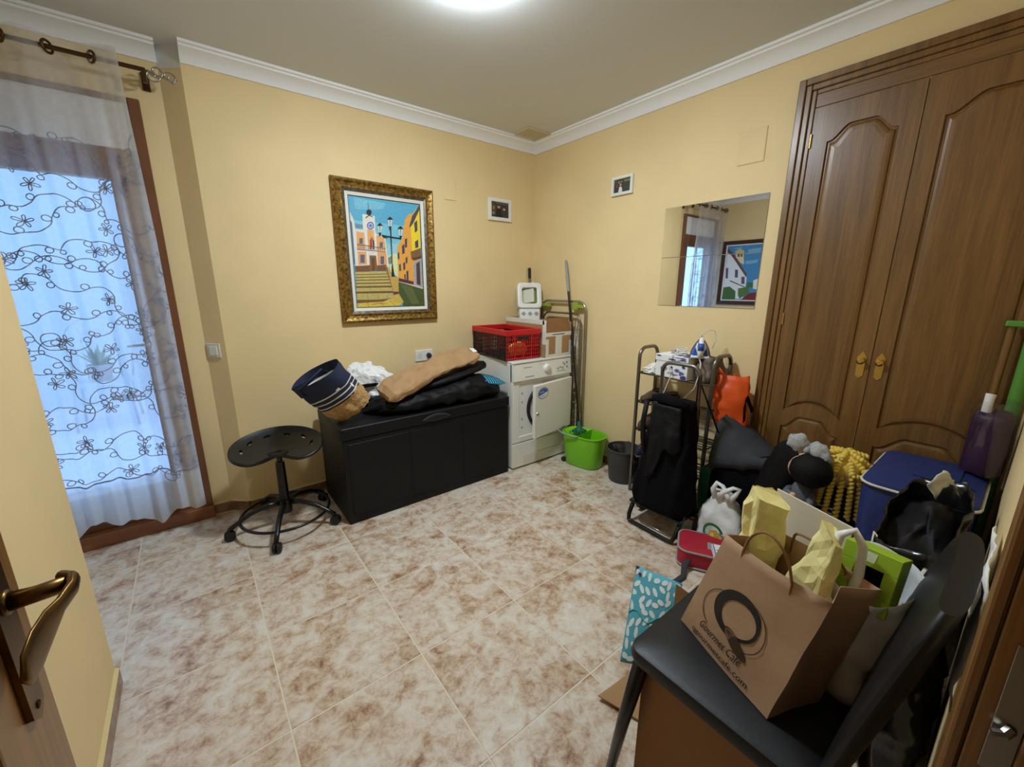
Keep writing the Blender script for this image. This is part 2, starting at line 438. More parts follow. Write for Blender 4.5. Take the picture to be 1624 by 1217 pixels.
# cornices
PROF = [(0.0, 2.452), (0.010, 2.452), (0.014, 2.462), (0.020, 2.474), (0.033, 2.490), (0.052, 2.502), (0.066, 2.507), (0.068, 2.516), (0.082, 2.518), (0.084, HC), (0.0, HC)]
def cornice(name, a, b, nrm, m0, m1):
    a, b, nrm = Vector((a[0], a[1], 0)), Vector((b[0], b[1], 0)), Vector((nrm[0], nrm[1], 0)); t = (b-a).normalized()
    A = [a + nrm*d + t*(d*m0) + Vector((0, 0, z)) for d, z in PROF]; B = [b + nrm*d - t*(d*m1) + Vector((0, 0, z)) for d, z in PROF]
    g = G(); g.loft([A, B]); return struct(g.build(name, 'cornice_white', smooth='auto'), 'white moulded ceiling cornice')
cornice('trim_1', (0.14, YA), (XB, YA), (0, -1), 0, 1)
cornice('trim_2', (XB, YA), (XB, YF), (-1, 0), 1, 1)
cornice('trim_3', (XL, YR), (0.05, YR), (0, -1), 1, 0)
cornice('trim_4', (XL, YE), (XL, YR), (1, 0), 0, 1)
cornice('trim_5', (XB, YF), (XE, YF), (0, 1), 1, 0)
# ceiling-coloured cap on the bevel between the two cornices
g = G(); n_ = Vector((-0.6644, -0.7474, 0))*0.0015
g.loft([[Vector((0.14, YA, z))+n_, Vector((0.05, YR, z))+n_] for z in (2.43, HC)], (False, False), False); struct(g.build('trim_6', 'ceiling_paint'), 'cream painted top of the bevelled wall edge')
# skirting
def skirt(name, segs):
    o = None
    for k, (a, b, n_) in enumerate(segs):
        a, b, n_ = V((a[0], a[1], 0)), V((b[0], b[1], 0)), V((n_[0], n_[1], 0))
        g = G(); g.loft([[a, b, b+n_*0.011, a+n_*0.011], [p + V((0, 0, 0.062)) for p in (a, b, b+n_*0.011, a+n_*0.011)]])
        if o is None: o = struct(g.build(name, 'skirt_tile'), 'brown marbled tile skirting'); root = o
        else: g.build('skirting_tile', 'skirt_tile', root)
        g = G(); g.loft([[p + V((0, 0, 0.062)) for p in (a, b, b+n_*0.011, a+n_*0.011)], [p + V((0, 0, 0.070)) for p in (a, b, b+n_*0.002, a+n_*0.002)]]); g.build('caulk_edge', 'paint_cap', root)
    return root
skirt('baseboard_back', [((0.14, YA), (XB, YA), (0, -1)), ((0.05, YR), (0.14, YA), (-0.6644, -0.7474)), ((DX1+0.002, YR), (0.05, YR), (0, -1))])
skirt('baseboard_right', [((XB, YA-0.012), (XB, 0.91), (-1, 0))])
skirt('baseboard_entry', [((XE, YF), (XE, YE), (1, 0)), ((XE, YE), (XL, YE), (0, 1))])
skirt('baseboard_left', [((XL, YE+0.012), (XL, YR), (1, 0))])

# ------------------------------------------------------------------ balcony door, terrace
d1 = bpy.data.objects.new('door_1', None); COL.objects.link(d1); d1.location = (-0.465, YR, 0); struct(d1, 'brown framed glazed balcony door with shutter box')
def dpt(x, y, z): return (x+0.465, y-YR, z)
def dbox(g, a, b, bev=0.002): g.box(dpt(*a), dpt(*b), bev, 1); return g
g = G()
dbox(g, (DX1-0.045, 2.905, 0.076), (DX1-0.001, 3.02, DZ-0.001)); dbox(g, (DX0+0.001, 2.905, 0.076), (DX0+0.045, 3.02, DZ-0.001)); dbox(g, (DX0+0.045, 2.905, DZ-0.02), (DX1-0.045, 3.02, DZ-0.001))
g.build('outer_frame', 'brown_alu', d1)
dbox(G(), (DX0-0.002, 2.885, 0.001), (DX1+0.004, 3.03, 0.075), 0.004).build('sill', 'sill_wood', d1)
dbox(G(), (DX0+0.046, 2.93, 2.032), (DX1-0.046, 3.02, DZ-0.021), 0.003).build('shutter_box', 'white_box', d1)
g = G()
dbox(g, (-0.21, 2.935, 0.076), (DX1-0.047, 2.995, 2.03)); dbox(g, (DX0+0.047, 2.935, 0.076), (-0.72, 2.995, 2.03))
dbox(g, (-0.72, 2.935, 1.89), (-0.21, 2.995, 2.03)); dbox(g, (-0.72, 2.935, 0.076), (-0.21, 2.995, 0.26))
leaf = g.build('door_leaf', 'brown_alu', d1)
dbox(G(), (-0.722, 2.962, 0.258), (-0.208, 2.968, 1.892), 0).build('pane', 'glass', leaf)
g = G(); dbox(g, (-0.185, 2.925, 1.0), (-0.155, 2.936, 1.15), 0.003)
g.tube([dpt(-0.17, 2.93, 1.075), dpt(-0.17, 2.895, 1.075), dpt(-0.185, 2.888, 1.075), dpt(-0.275, 2.886, 1.072)], 0.009, 8)
g.build('handle', 'chrome', leaf, smooth=True)
struct(G().box((-5, 3.03, -0.2), (5, 7.1, -0.05)).build('terrace_floor', 'terrace_floor'), 'pale terrace floor outside')
struct(G().box((-5, 6.9, -0.05), (5, 7.1, 3.2)).build('terrace_wall', 'terrace_white'), 'white terrace wall outside')
tw = bpy.data.objects.new('window_1', None); COL.objects.link(tw); tw.location = (-2.6, 6.9, 1.15); struct(tw, 'grey shuttered window in the terrace wall')
G().box((-0.55, -0.02, 0), (0.55, 0.0, 1.3)).build('pane', 'grey_plastic', tw)
g = G(); g.box((-0.62, -0.05, -0.07), (0.62, -0.0, 0)); g.box((-0.62, -0.05, 1.3), (0.62, 0, 1.37)); g.box((-0.62, -0.05, 0), (-0.55, 0, 1.3)); g.box((0.55, -0.05, 0), (0.62, 0, 1.3)); g.build('window_frame', 'white_box', tw)
# plant stand seen through the curtain
st = thing('plant_chair', 'wire garden chair with a potted plant seen through the balcony door', 'garden chair', (-0.80, 5.9, -0.05))
g = G()
for sx in (-0.2, 0.2):
    for sy in (-0.2, 0.2): g.tube([(sx*1.15, sy*1.15, 0), (sx, sy, 0.45)], 0.012, 6)
g.tube(arc((0, 0, 0.45), 0.24, 0, 2*pi, 24, (1, 0, 0), (0, 1, 0))[:-1], 0.012, 6, True)
g.build('chair_frame', 'garden_white', st, smooth=True)
G().lathe([(0.23, 0.445), (0.235, 0.455), (0.23, 0.465)], seg=24).build('seat', 'garden_white', st)
g = G(); g.tube([(-0.22, 0.2, 0.45), (-0.26, 0.24, 0.8)] + arc((0, 0.24, 0.85), 0.26, pi, 0, 14, (1, 0, 0), (0, 0, 1)) + [(0.26, 0.24, 0.8), (0.22, 0.2, 0.45)], 0.011, 6)
g.tube(arc((0, 0.24, 0.85), 0.13, pi, 0, 10, (1, 0, 0), (0, 0, 1)), 0.008, 6); g.tube([(-0.13, 0.24, 0.85), (-0.13, 0.21, 0.45)], 0.008, 6); g.tube([(0.13, 0.24, 0.85), (0.13, 0.21, 0.45)], 0.008, 6)
g.build('backrest', 'garden_white', st, smooth=True)
pt = thing('potted_plant', 'small leafy plant in a pot on the terrace chair', 'plant', (-0.80, 5.9, 0.4155))
G().lathe([(0.07, 0), (0.1, 0.15), (0.105, 0.17), (0.09, 0.17), (0.085, 0.15)], seg=20).build('pot', 'pot', pt, smooth='auto')
for k in range(26):
    a = random.uniform(0, 2*pi); L = random.uniform(0.12, 0.3); el_ = random.uniform(0.5, 1.4)
    d = Vector((cos(a)*cos(el_), sin(a)*cos(el_), sin(el_))); s_ = d.cross(Vector((0, 0, 1))).normalized()*0.02
    b = Vector((0, 0, 0.15)); g = G(); up = Vector((0, 0, 0.004))
    g.loft([[b-s_*0.2, b+s_*0.2, b+up], [b+d*L*0.5-s_, b+d*L*0.5+s_, b+d*L*0.5+up], [b+d*L-s_*0.1, b+d*L+s_*0.1, b+d*L+up]])
    g.build('leaf', 'leaf', pt)

# ------------------------------------------------------------------ curtain rod and curtain
rod = thing('curtain_rod', 'bronze curtain rod with scroll finial above the balcony door', 'curtain rod', (-0.1, 2.80, 2.365))
G().cyl((-0.80, 0, 0), (0.10, 0, 0), 0.0095, seg=12).build('rod', 'bronze', rod, smooth='auto')
g = G(); g.box((0.085, -0.012, -0.055), (0.102, 0.012, 0.004), 0.002); g.box((0.088, 0.0, -0.012), (0.099, 0.128, -0.002)); g.box((0.078, 0.118, -0.05), (0.109, 0.1295, 0.03), 0.002)
g.build('bracket', 'bronze', rod)
g = G()
def spiral(c, r0, r1, a0, turns, n=26):
    return [Vector((c[0]+(r0+(r1-r0)*i/n)*cos(a0+turns*2*pi*i/n), c[1], c[2]+(r0+(r1-r0)*i/n)*sin(a0+turns*2*pi*i/n))) for i in range(n+1)]
g.tube(spiral((0.140, 0, 0.004), 0.030, 0.010, pi, 1.2), 0.004, 6); g.tube(spiral((0.122, 0, -0.016), 0.030, 0.008, 0, -1.1), 0.004, 6)
g.tube(spiral((0.192, 0, -0.010), 0.026, 0.008, pi, -1.1), 0.004, 6); g.tube([(0.10, 0, 0), (0.13, 0, -0.012), (0.17, 0, -0.016), (0.20, 0, -0.03), (0.215, 0, -0.012)], 0.0045, 6)
g.build('finial', 'silver', rod, smooth=True)
CX0, CX1 = -0.875, -0.062
def cpt(s_, z):
    """curtain surface: s across 0..1, z height (world)"""
    top = max(0.0, min(1.0, (z-1.6)/0.8)); k = 1-top
    x = CX0 + (CX1-CX0)*s_ + 0.0
    x += 0.012*sin(9*s_+2)*k - (0.03*top if s_ > 0.9 else 0.0)*((s_-0.9)/0.1 if s_ > 0.9 else 0)
    ph = 2*pi*(x+0.313)/0.264
    y = 2.800 + 0.030*top*sin(ph)*1.0 + k*(0.020*sin(ph*0.93+0.8) + 0.013*sin(ph*3.1+1.7+z*0.5) + 0.006*sin(ph*5.3+z)) + 0.006*sin(z*3+s_*11)
    if s_ > 0.93: y -= 0.022*((s_-0.93)/0.07)
    return Vector((x, y, z))
def cbot(s_): return 0.13 + 0.030*sin(s_*15+0.3) + 0.018*sin(s_*31+1.0) + 0.05*(1-s_)**2
cur = thing('curtain', 'sheer white embroidered curtain hanging over the balcony door', 'curtain', (-0.46, 2.80, 0.0))
O = Vector((-0.46, 2.80, 0.0))
g = G(); g.grid(lambda u, v: cpt(u, cbot(u)+(2.415-cbot(u))*v)-O, 130, 60)
g.build('sheer_cloth', 'sheer', cur, smooth=True)
g = G(); g.grid(lambda u, v: cpt(0.865+0.134*u, cbot(0.87)+0.02+(2.41-cbot(0.87)-0.02)*v)-O+V((0, 0.007-0.006*u, 0)), 14, 60); g.build('side_hem', 'sheer', cur, smooth=True)
# embroidery: looping vines and little flowers stitched on the cloth
bm = bmesh.new(); Wc = CX1-CX0
def stitch(path, wd=0.0042):
    prev = None
    for i, (a, z) in enumerate(path):
        a2, z2 = path[min(i+1, len(path)-1)]; a1, z1 = path[max(i-1, 0)]
        dx, dz = (a2-a1)*Wc, z2-z1; L = math.hypot(dx, dz) or 1
        nx, nz = -dz/L*wd/2, dx/L*wd/2
        if not (0.0 <= a <= 1.0): prev = None; continue
        p = cpt(a, z); e = 0.0022
        q0 = bm.verts.new(Vector((p.x+nx, p.y-e, p.z+nz))-O); q1 = bm.verts.new(Vector((p.x-nx, p.y-e, p.z-nz))-O)
        if prev: bm.faces.new((prev[0], prev[1], q1, q0))
        prev = (q0, q1)
def turtle(st, segs):
    # st = [x, z, heading] in metres; segs = (length, curvature)
    path = [(st[0]/Wc, st[1])]
    for L, k in segs:
        n = max(2, int(L/0.006))
        for _ in range(n):
            st[2] += k*L/n; st[0] += cos(st[2])*L/n; st[1] += sin(st[2])*L/n; path.append((st[0]/Wc, st[1]))
    return path
for r_ in range(19):
    z0 = 0.46 + r_*0.0875; st_ = [-0.04-0.05*(r_ % 2), z0, 0.3*(-1)**r_]; sg = (-1)**r_; nxt = 0
    while st_[0] < Wc:
        err = (st_[1]-z0)*5 + sin(st_[2])*0.9; sg = -1 if err > 0 else 1
        segs = [(random.uniform(0.07, 0.12), sg*random.uniform(14, 20)), (2*pi*0.0125*0.98, sg*80.0), (random.uniform(0.02, 0.04), -sg*14.0)]
        if random.random() < 0.35: segs.append((2*pi*0.010*0.98, -sg*100.0))
        if random.random() < 0.3: segs += [(2*pi*0.009*0.8, sg*110.0), (0.01, 0.0)]
        stitch(turtle(st_, segs))
        if cos(st_[2]) < 0.1: stitch(turtle(st_, [(abs(st_[2])*0.03, -st_[2]/max(0.02, abs(st_[2])*0.03))]))
        nxt += 1
        if nxt % 3 == r_ % 3:
            fx, fz, f0 = st_[0]-0.02, st_[1]+0.045*(1 if st_[1] < z0 else -1), random.uniform(0, 6.28)
            for p_ in range(5):
                b0 = f0+2*pi*p_/5; sz = random.uniform(0.026, 0.032)
                stitch([((fx + sz*sin(pi*i/12)**0.8*cos(b0+(i/12-0.5)*0.95))/Wc, fz + sz*sin(pi*i/12)**0.8*sin(b0+(i/12-0.5)*0.95)) for i in range(13)], 0.0038)
stitch([(i/120, 0.385 + 0.012*sin(i/120*26) + 0.02*(1-i/120)) for i in range(121)], 0.008)
me = bpy.data.meshes.new('embroidery'); bm.to_mesh(me); bm.free(); me.materials.append(MATS['thread'])
o = bpy.data.objects.new('embroidery', me); COL.objects.link(o); o.parent = cur; o['kind'] = 'stuff'
for x in (-0.841, -0.709, -0.577, -0.445, -0.313, -0.181):
    sl = cos(2*pi*(x+0.313)/0.264)
    g = G(); dx = Vector((0.55, 0.83*sl, 0)).normalized()
    g.tube(arc(Vector((x, 2.80, 2.365))-O, 0.023, 0, 2*pi, 20, dx, (0, 0, 1))[:-1], 0.0055, 6, True); g.build('eyelet', 'bronze', cur, smooth=True)

# ------------------------------------------------------------------ ceiling lamp and vent
lamp = thing('ceiling_lamp', 'bright round flush ceiling lamp', 'ceiling lamp', (1.0, 1.525, 2.53))
G().lathe([(0.104, -0.001), (0.104, -0.012), (0.100, -0.014)], seg=32).build('base', 'white_plastic', lamp, smooth='auto')
G().lathe([(0.101, -0.014), (0.100, -0.024), (0.086, -0.034), (0.05, -0.040), (0.012, -0.041)], seg=32).build('diffuser', 'lamp_glow', lamp, smooth=True)
vt = thing('ceiling_vent', 'small square cream ventilation grille in the ceiling corner', 'vent', (2.285, 2.66, HC), radians(0))
g = G()
for a, b in (((-0.12, -0.085), (0.12, -0.065)), ((-0.12, 0.065), (0.12, 0.085)), ((-0.12, -0.065), (-0.1, 0.065)), ((0.1, -0.065), (0.12, 0.065))): g.box((a[0], a[1], -0.010), (b[0], b[1], -0.0005), 0.002, 1)
g.build('grille_frame', 'vent_paint', vt)
G().box((-0.1, -0.065, -0.004), (0.1, 0.065, -0.0005)).build('backing', 'vent_dark', vt)
for k in range(9):
    y = -0.056+k*0.014; g = G(); g.loft([[V((-0.1, y, -0.0045)), V((0.1, y, -0.0045)), V((0.1, y+0.009, -0.009)), V((-0.1, y+0.009, -0.009))], [V((-0.1, y+0.001, -0.004)), V((0.1, y+0.001, -0.004)), V((0.1, y+0.0105, -0.0085)), V((-0.1, y+0.0105, -0.0085))]]); g.build('slat', 'vent_paint', vt)

# ------------------------------------------------------------------ doorway: casing, open door leaf
tr = bpy.data.objects.new('trim_7', None); COL.objects.link(tr); tr.location = (JX1, YF, 0); struct(tr, 'oak door casing of the entry doorway')
G().box((-0.02, -0.12, 0), (0.0, -0.002, 2.06), 0.002).build('jamb', 'oak_door', tr)
g = G(); g.box((-0.02, 0.0005, 0), (0.06, 0.013, 2.12), 0.004, 2); g.build('casing', 'oak_door', tr)
G().box((-0.034, -0.12, 0), (-0.0205, -0.040, 2.06), 0.002).build('door_stop', 'oak_door', tr)
sp = G(); sp.box((-0.0225, -0.0395, 0.80), (-0.0205, -0.016, 0.98), 0.0006, 1); sp.tube([(-0.0225, -0.03, 0.87), (-0.030, -0.026, 0.865), (-0.034, -0.018, 0.862)], 0.006, 8)
sp.build('strike_plate', 'steel', tr)
d2 = bpy.data.objects.new('door_2', None); COL.objects.link(d2); d2.location = (-0.222, -0.03, 0.0); d2.rotation_euler = (0, 0, radians(-1.0)); struct(d2, 'open oak entry door with antique brass lever handle')
g = G(); g.box((-0.036, 0, 0.008), (0.0, 0.735, 2.03), 0.003, 1); g.build('door_leaf', 'oak_door', d2)
def frame_strip(g, y0, y1, z0, z1, wd, x, h):
    for a, b in (((y0, z0), (y1, z0+wd)), ((y0, z1-wd), (y1, z1)), ((y0, z0+wd), (y0+wd, z1-wd)), ((y1-wd, z0+wd), (y1, z1-wd))): g.box((x, a[0], a[1]), (x+h, b[0], b[1]), 0.003, 2)
for z0, z1 in ((0.14, 0.72), (0.84, 1.9)):
    g = G(); frame_strip(g, 0.12, 0.59, z0, z1, 0.018, 0.0002, 0.008); g.build('moulding', 'oak_door', d2)
hd = G(); pl = [(-0.019, -0.125), (0.0, -0.14), (0.019, -0.125), (0.021, 0.0), (0.019, 0.105), (0.0, 0.12), (-0.019, 0.105), (-0.021, 0.0)]
hd.prism(pl, 0.006, lambda u, v, w_: Vector((0.0004+w_, 0.672+u, 1.02+v))); hp = hd.build('handle_plate', 'antique_brass', d2)
g = G(); g.tube([(0.004, 0.672, 1.04), (0.010, 0.672, 1.04)], 0.014, 14); g.tube([(0.006, 0.672, 1.04), (0.03, 0.672, 1.04), (0.055, 0.672, 1.042)], [0.011, 0.0095, 0.0095], 12)
rings = []
for i, (x, y, z, hw, th) in enumerate(((0.050, 0.684, 1.044, 0.010, 0.007), (0.060, 0.672, 1.045, 0.011, 0.006), (0.062, 0.655, 1.044, 0.010, 0.005), (0.056, 0.632, 1.040, 0.010, 0.004), (0.050, 0.608, 1.034, 0.019, 0.0035), (0.046, 0.582, 1.028, 0.023, 0.003), (0.044, 0.560, 1.025, 0.019, 0.003), (0.044, 0.548, 1.024, 0.004, 0.002))):
    rings.append([Vector((x+th*sin(2*pi*k/12), y, z+hw*cos(2*pi*k/12))) for k in range(12)])
g.loft(rings); g.build('lever', 'antique_brass', hp, smooth=True)
for z in (0.90, 1.125): G().ball((0.007, 0.672, z), 0.005, (0.4, 1, 1), 10, 6).build('screw', 'antique_brass', hp)

# ------------------------------------------------------------------ wardrobe built into the right wall
wd = thing('wardrobe', 'built-in oak wardrobe with two arched panel doors and brass knobs', 'wardrobe', (XB, 0.44, 0))
# local frame: x out of the wall is negative, y along the wall (towards the corner is +)
def wl(u, v, h): return Vector((-h, -u, v))        # u runs away from the corner
U0, U1 = -0.465, 0.475
g = G()
for (a, b, h, lo) in ((U0, U0+0.030, 0.030, 0), (U0+0.030, U0+0.055, 0.022, 0), (U0+0.055, U0+0.075, 0.014, 0)):
    g.box((-h, -b, 0.0), (-0.0005, -a, 2.335-(a-U0)), 0.004, 2)
    g.box((-h, -U1, 2.335-(b-U0)), (-0.0005, -b, 2.335-(a-U0)), 0.004, 2)
g.build('casing', 'oak', wd)
G().box((-0.008, -U1, 2.205), (-0.0005, -(U0+0.075), 2.262), 0.002).build('top_rail', 'oak_h', wd)
def panel_outline(y0, y1, zb, zs, za, bot=0.0, n=14):
    """arched (cathedral) outline in (u,v): shoulders at zs, crown at za; bottom bulges up by bot"""
    c, hw = (y0+y1)/2, (y1-y0)/2; pts = []
    sh = 0.30
    for i in range(n+1):                                # bottom, left to right
        t = -1+2*i/n; pts.append((c+hw*t, zb + bot*max(0, cos(t*pi/2))**0.8))
    for i in range(2*n+1):                              # top, right to left
        t = 1-2*i/(2*n); q = min(1, max(0, (1-abs(t)-0.06)/0.60)); k = q*q*(3-2*q); pts.append((c+hw*t, zs + (za-zs)*k))
    return pts
def inset(pts, d):
    out = []; n = len(pts)
    for i in range(n):
        p, q, r = Vector(pts[i-1]), Vector(pts[i]), Vector(pts[(i+1) % n]); t = (r-p).normalized(); out.append(tuple(q + Vector((-t.y, t.x))*d))
    return out
def wdoor(ua, ub, knob_u, hinge_u):
    g = G(); bm = g.bm; zb, zt, h = 0.09, 2.20, 0.012
    P = [panel_outline(ua+0.068, ub-0.068, 0.735, 2.045, 2.105, 0.055), panel_outline(ua+0.068, ub-0.068, 0.20, 0.648, 0.715)]
    n = 14; pa, pb_ = ua+0.068, ub-0.068; W_ = lambda u, v, w_: wl(u, v, 0.0005+w_)
    def bot(p): return p[:n+1]
    def top(p): return p[n+1:]
    g.prism(rc(ua+0.002, zb, pa, zt), h, W_); g.prism(rc(pb_, zb, ub-0.002, zt), h, W_)          # stiles
    g.prism(rc(pa, zb, pb_, 0.20), h, W_)                                                     # bottom rail
    g.prism(bot(P[0])[::1] + top(P[1]), h, W_)                                                # middle rail
    g.prism([(pa, zt), (pb_, zt)] + top(P[0]), h, W_)                                         # top rail
    g.box((-0.002, -pb_, zb), (-0.0005, -pa, zt))
    d = g.build('door', 'oak', wd, smooth=False)
    for zb_, zs_, za_, bt in ((0.735, 2.045, 2.105, 0.055), (0.20, 0.648, 0.715, 0.0)):
        g = G(); L = [(0.001, h-0.010), (0.009, h-0.009), (0.014, h-0.003), (0.022, h), (0.036, h+0.001)]
        g.loft([[wl(u, v, hh) for u, v in panel_outline(pa+dd, pb_-dd, zb_+dd, zs_-dd, za_-dd, bt)] for dd, hh in L], (False, True)); g.build('panel', 'oak', d)
    pl = [(-0.014, -0.055), (0.0, -0.068), (0.014, -0.055), (0.015, 0.0), (0.018, 0.03), (0.008, 0.048), (0.0, 0.060), (-0.008, 0.048), (-0.018, 0.03), (-0.015, 0.0)]
    g = G(); g.prism(pl, 0.004, lambda u, v, w_: wl(knob_u+u, 1.03+v, h+w_)); kp = g.build('knob_plate', 'brass', d)
    c = wl(knob_u, 1.045, h+0.004)
    g = G(); g.tube([c, c+V((-0.010, 0, 0)), c+V((-0.014, 0, 0)), c+V((-0.024, 0, 0)), c+V((-0.030, 0, 0))], [0.006, 0.006, 0.013, 0.015, 0.008], 16); g.build('knob', 'brass', kp, smooth='auto')
    for z in (2.06, 1.22, 0.3):
        g = G(); g.cyl(wl(hinge_u, z-0.03, h+0.004), wl(hinge_u, z+0.03, h+0.004), 0.005, seg=10); g.build('hinge', 'brass', d, smooth='auto')
    return d
wdoor(U0+0.076, 0.0, -0.034, U0+0.078)
wdoor(0.0, U1-0.012, 0.034, U1-0.014)

# ------------------------------------------------------------------ wall fittings
sw = thing('light_switch', 'white square light switch beside the balcony door', 'switch', (0.05+0.09*0.42, YR-0.08*0.42, 1.015), math.atan2(-0.08, 0.09))
G().box((-0.040, -0.008, -0.042), (0.040, -0.0005, 0.042), 0.003).build('plate', 'cream_plastic', sw)
G().box((-0.024, -0.012, -0.026), (0.024, -0.0078, 0.026), 0.002).build('rocker', 'white_plastic', sw)
so = thing('wall_socket', 'white double wall socket above the storage chest', 'socket', (1.375, YA, 0.865))
G().box((-0.072, -0.009, -0.042), (0.072, -0.0005, 0.042), 0.003).build('plate', 'white_plastic', so)
for x in (-0.036, 0.036):
    g = G(); g.tube([(x, -0.0095, 0), (x, -0.0105, 0)], 0.021, 20); g.build('outlet', 'cream_plastic', so)
plg = thing('power_plug', 'black power plug in the wall socket with cable hanging down', 'plug', (1.41, YA-0.0106, 0.865))
g = G(); g.tube([(0, -0.0005, 0), (0, -0.012, 0), (0, -0.028, -0.003), (0, -0.034, -0.010)], [0.019, 0.019, 0.015, 0.008], 14); g.build('plug_body', 'cable_black', plg, smooth='auto')
g = G(); g.tube([(0, -0.030, -0.012), (0.003, -0.03, -0.05), (0.006, -0.022, -0.12), (0.01, -0.02, -0.26)], 0.0035, 6); g.build('cable', 'cable_black', plg, smooth=True)
def hatch(name, lab, o, ux, w_, h_):
    t = thing(name, lab, 'cover plate', o); ux = Vector(ux); nn = Vector((ux.y, -ux.x, 0)) if abs(ux.x) > 0.5 else Vector((-1, 0, 0))
    g = G(); rngs = []
    for ins, d in ((0, 0.0005), (0, 0.004), (0.006, 0.006)):
        rngs.append([ux*sx*(w_/2-ins) + V((0, 0, sz*(h_/2-ins))) + nn*d for sx, sz in ((-1, -1), (1, -1), (1, 1), (-1, 1))])
    g.loft(rngs); g.build('plate', 'wall_paint', t)
hatch('cover_plate', 'small wall-coloured cover plate right of the big painting', (1.648, YA, 2.085), (1, 0, 0), 0.10, 0.165)
hatch('cover_plate', 'wall-coloured cover plate above the mirror', (XB, 1.10, 2.105), (0, 1, 0), 0.135, 0.165)

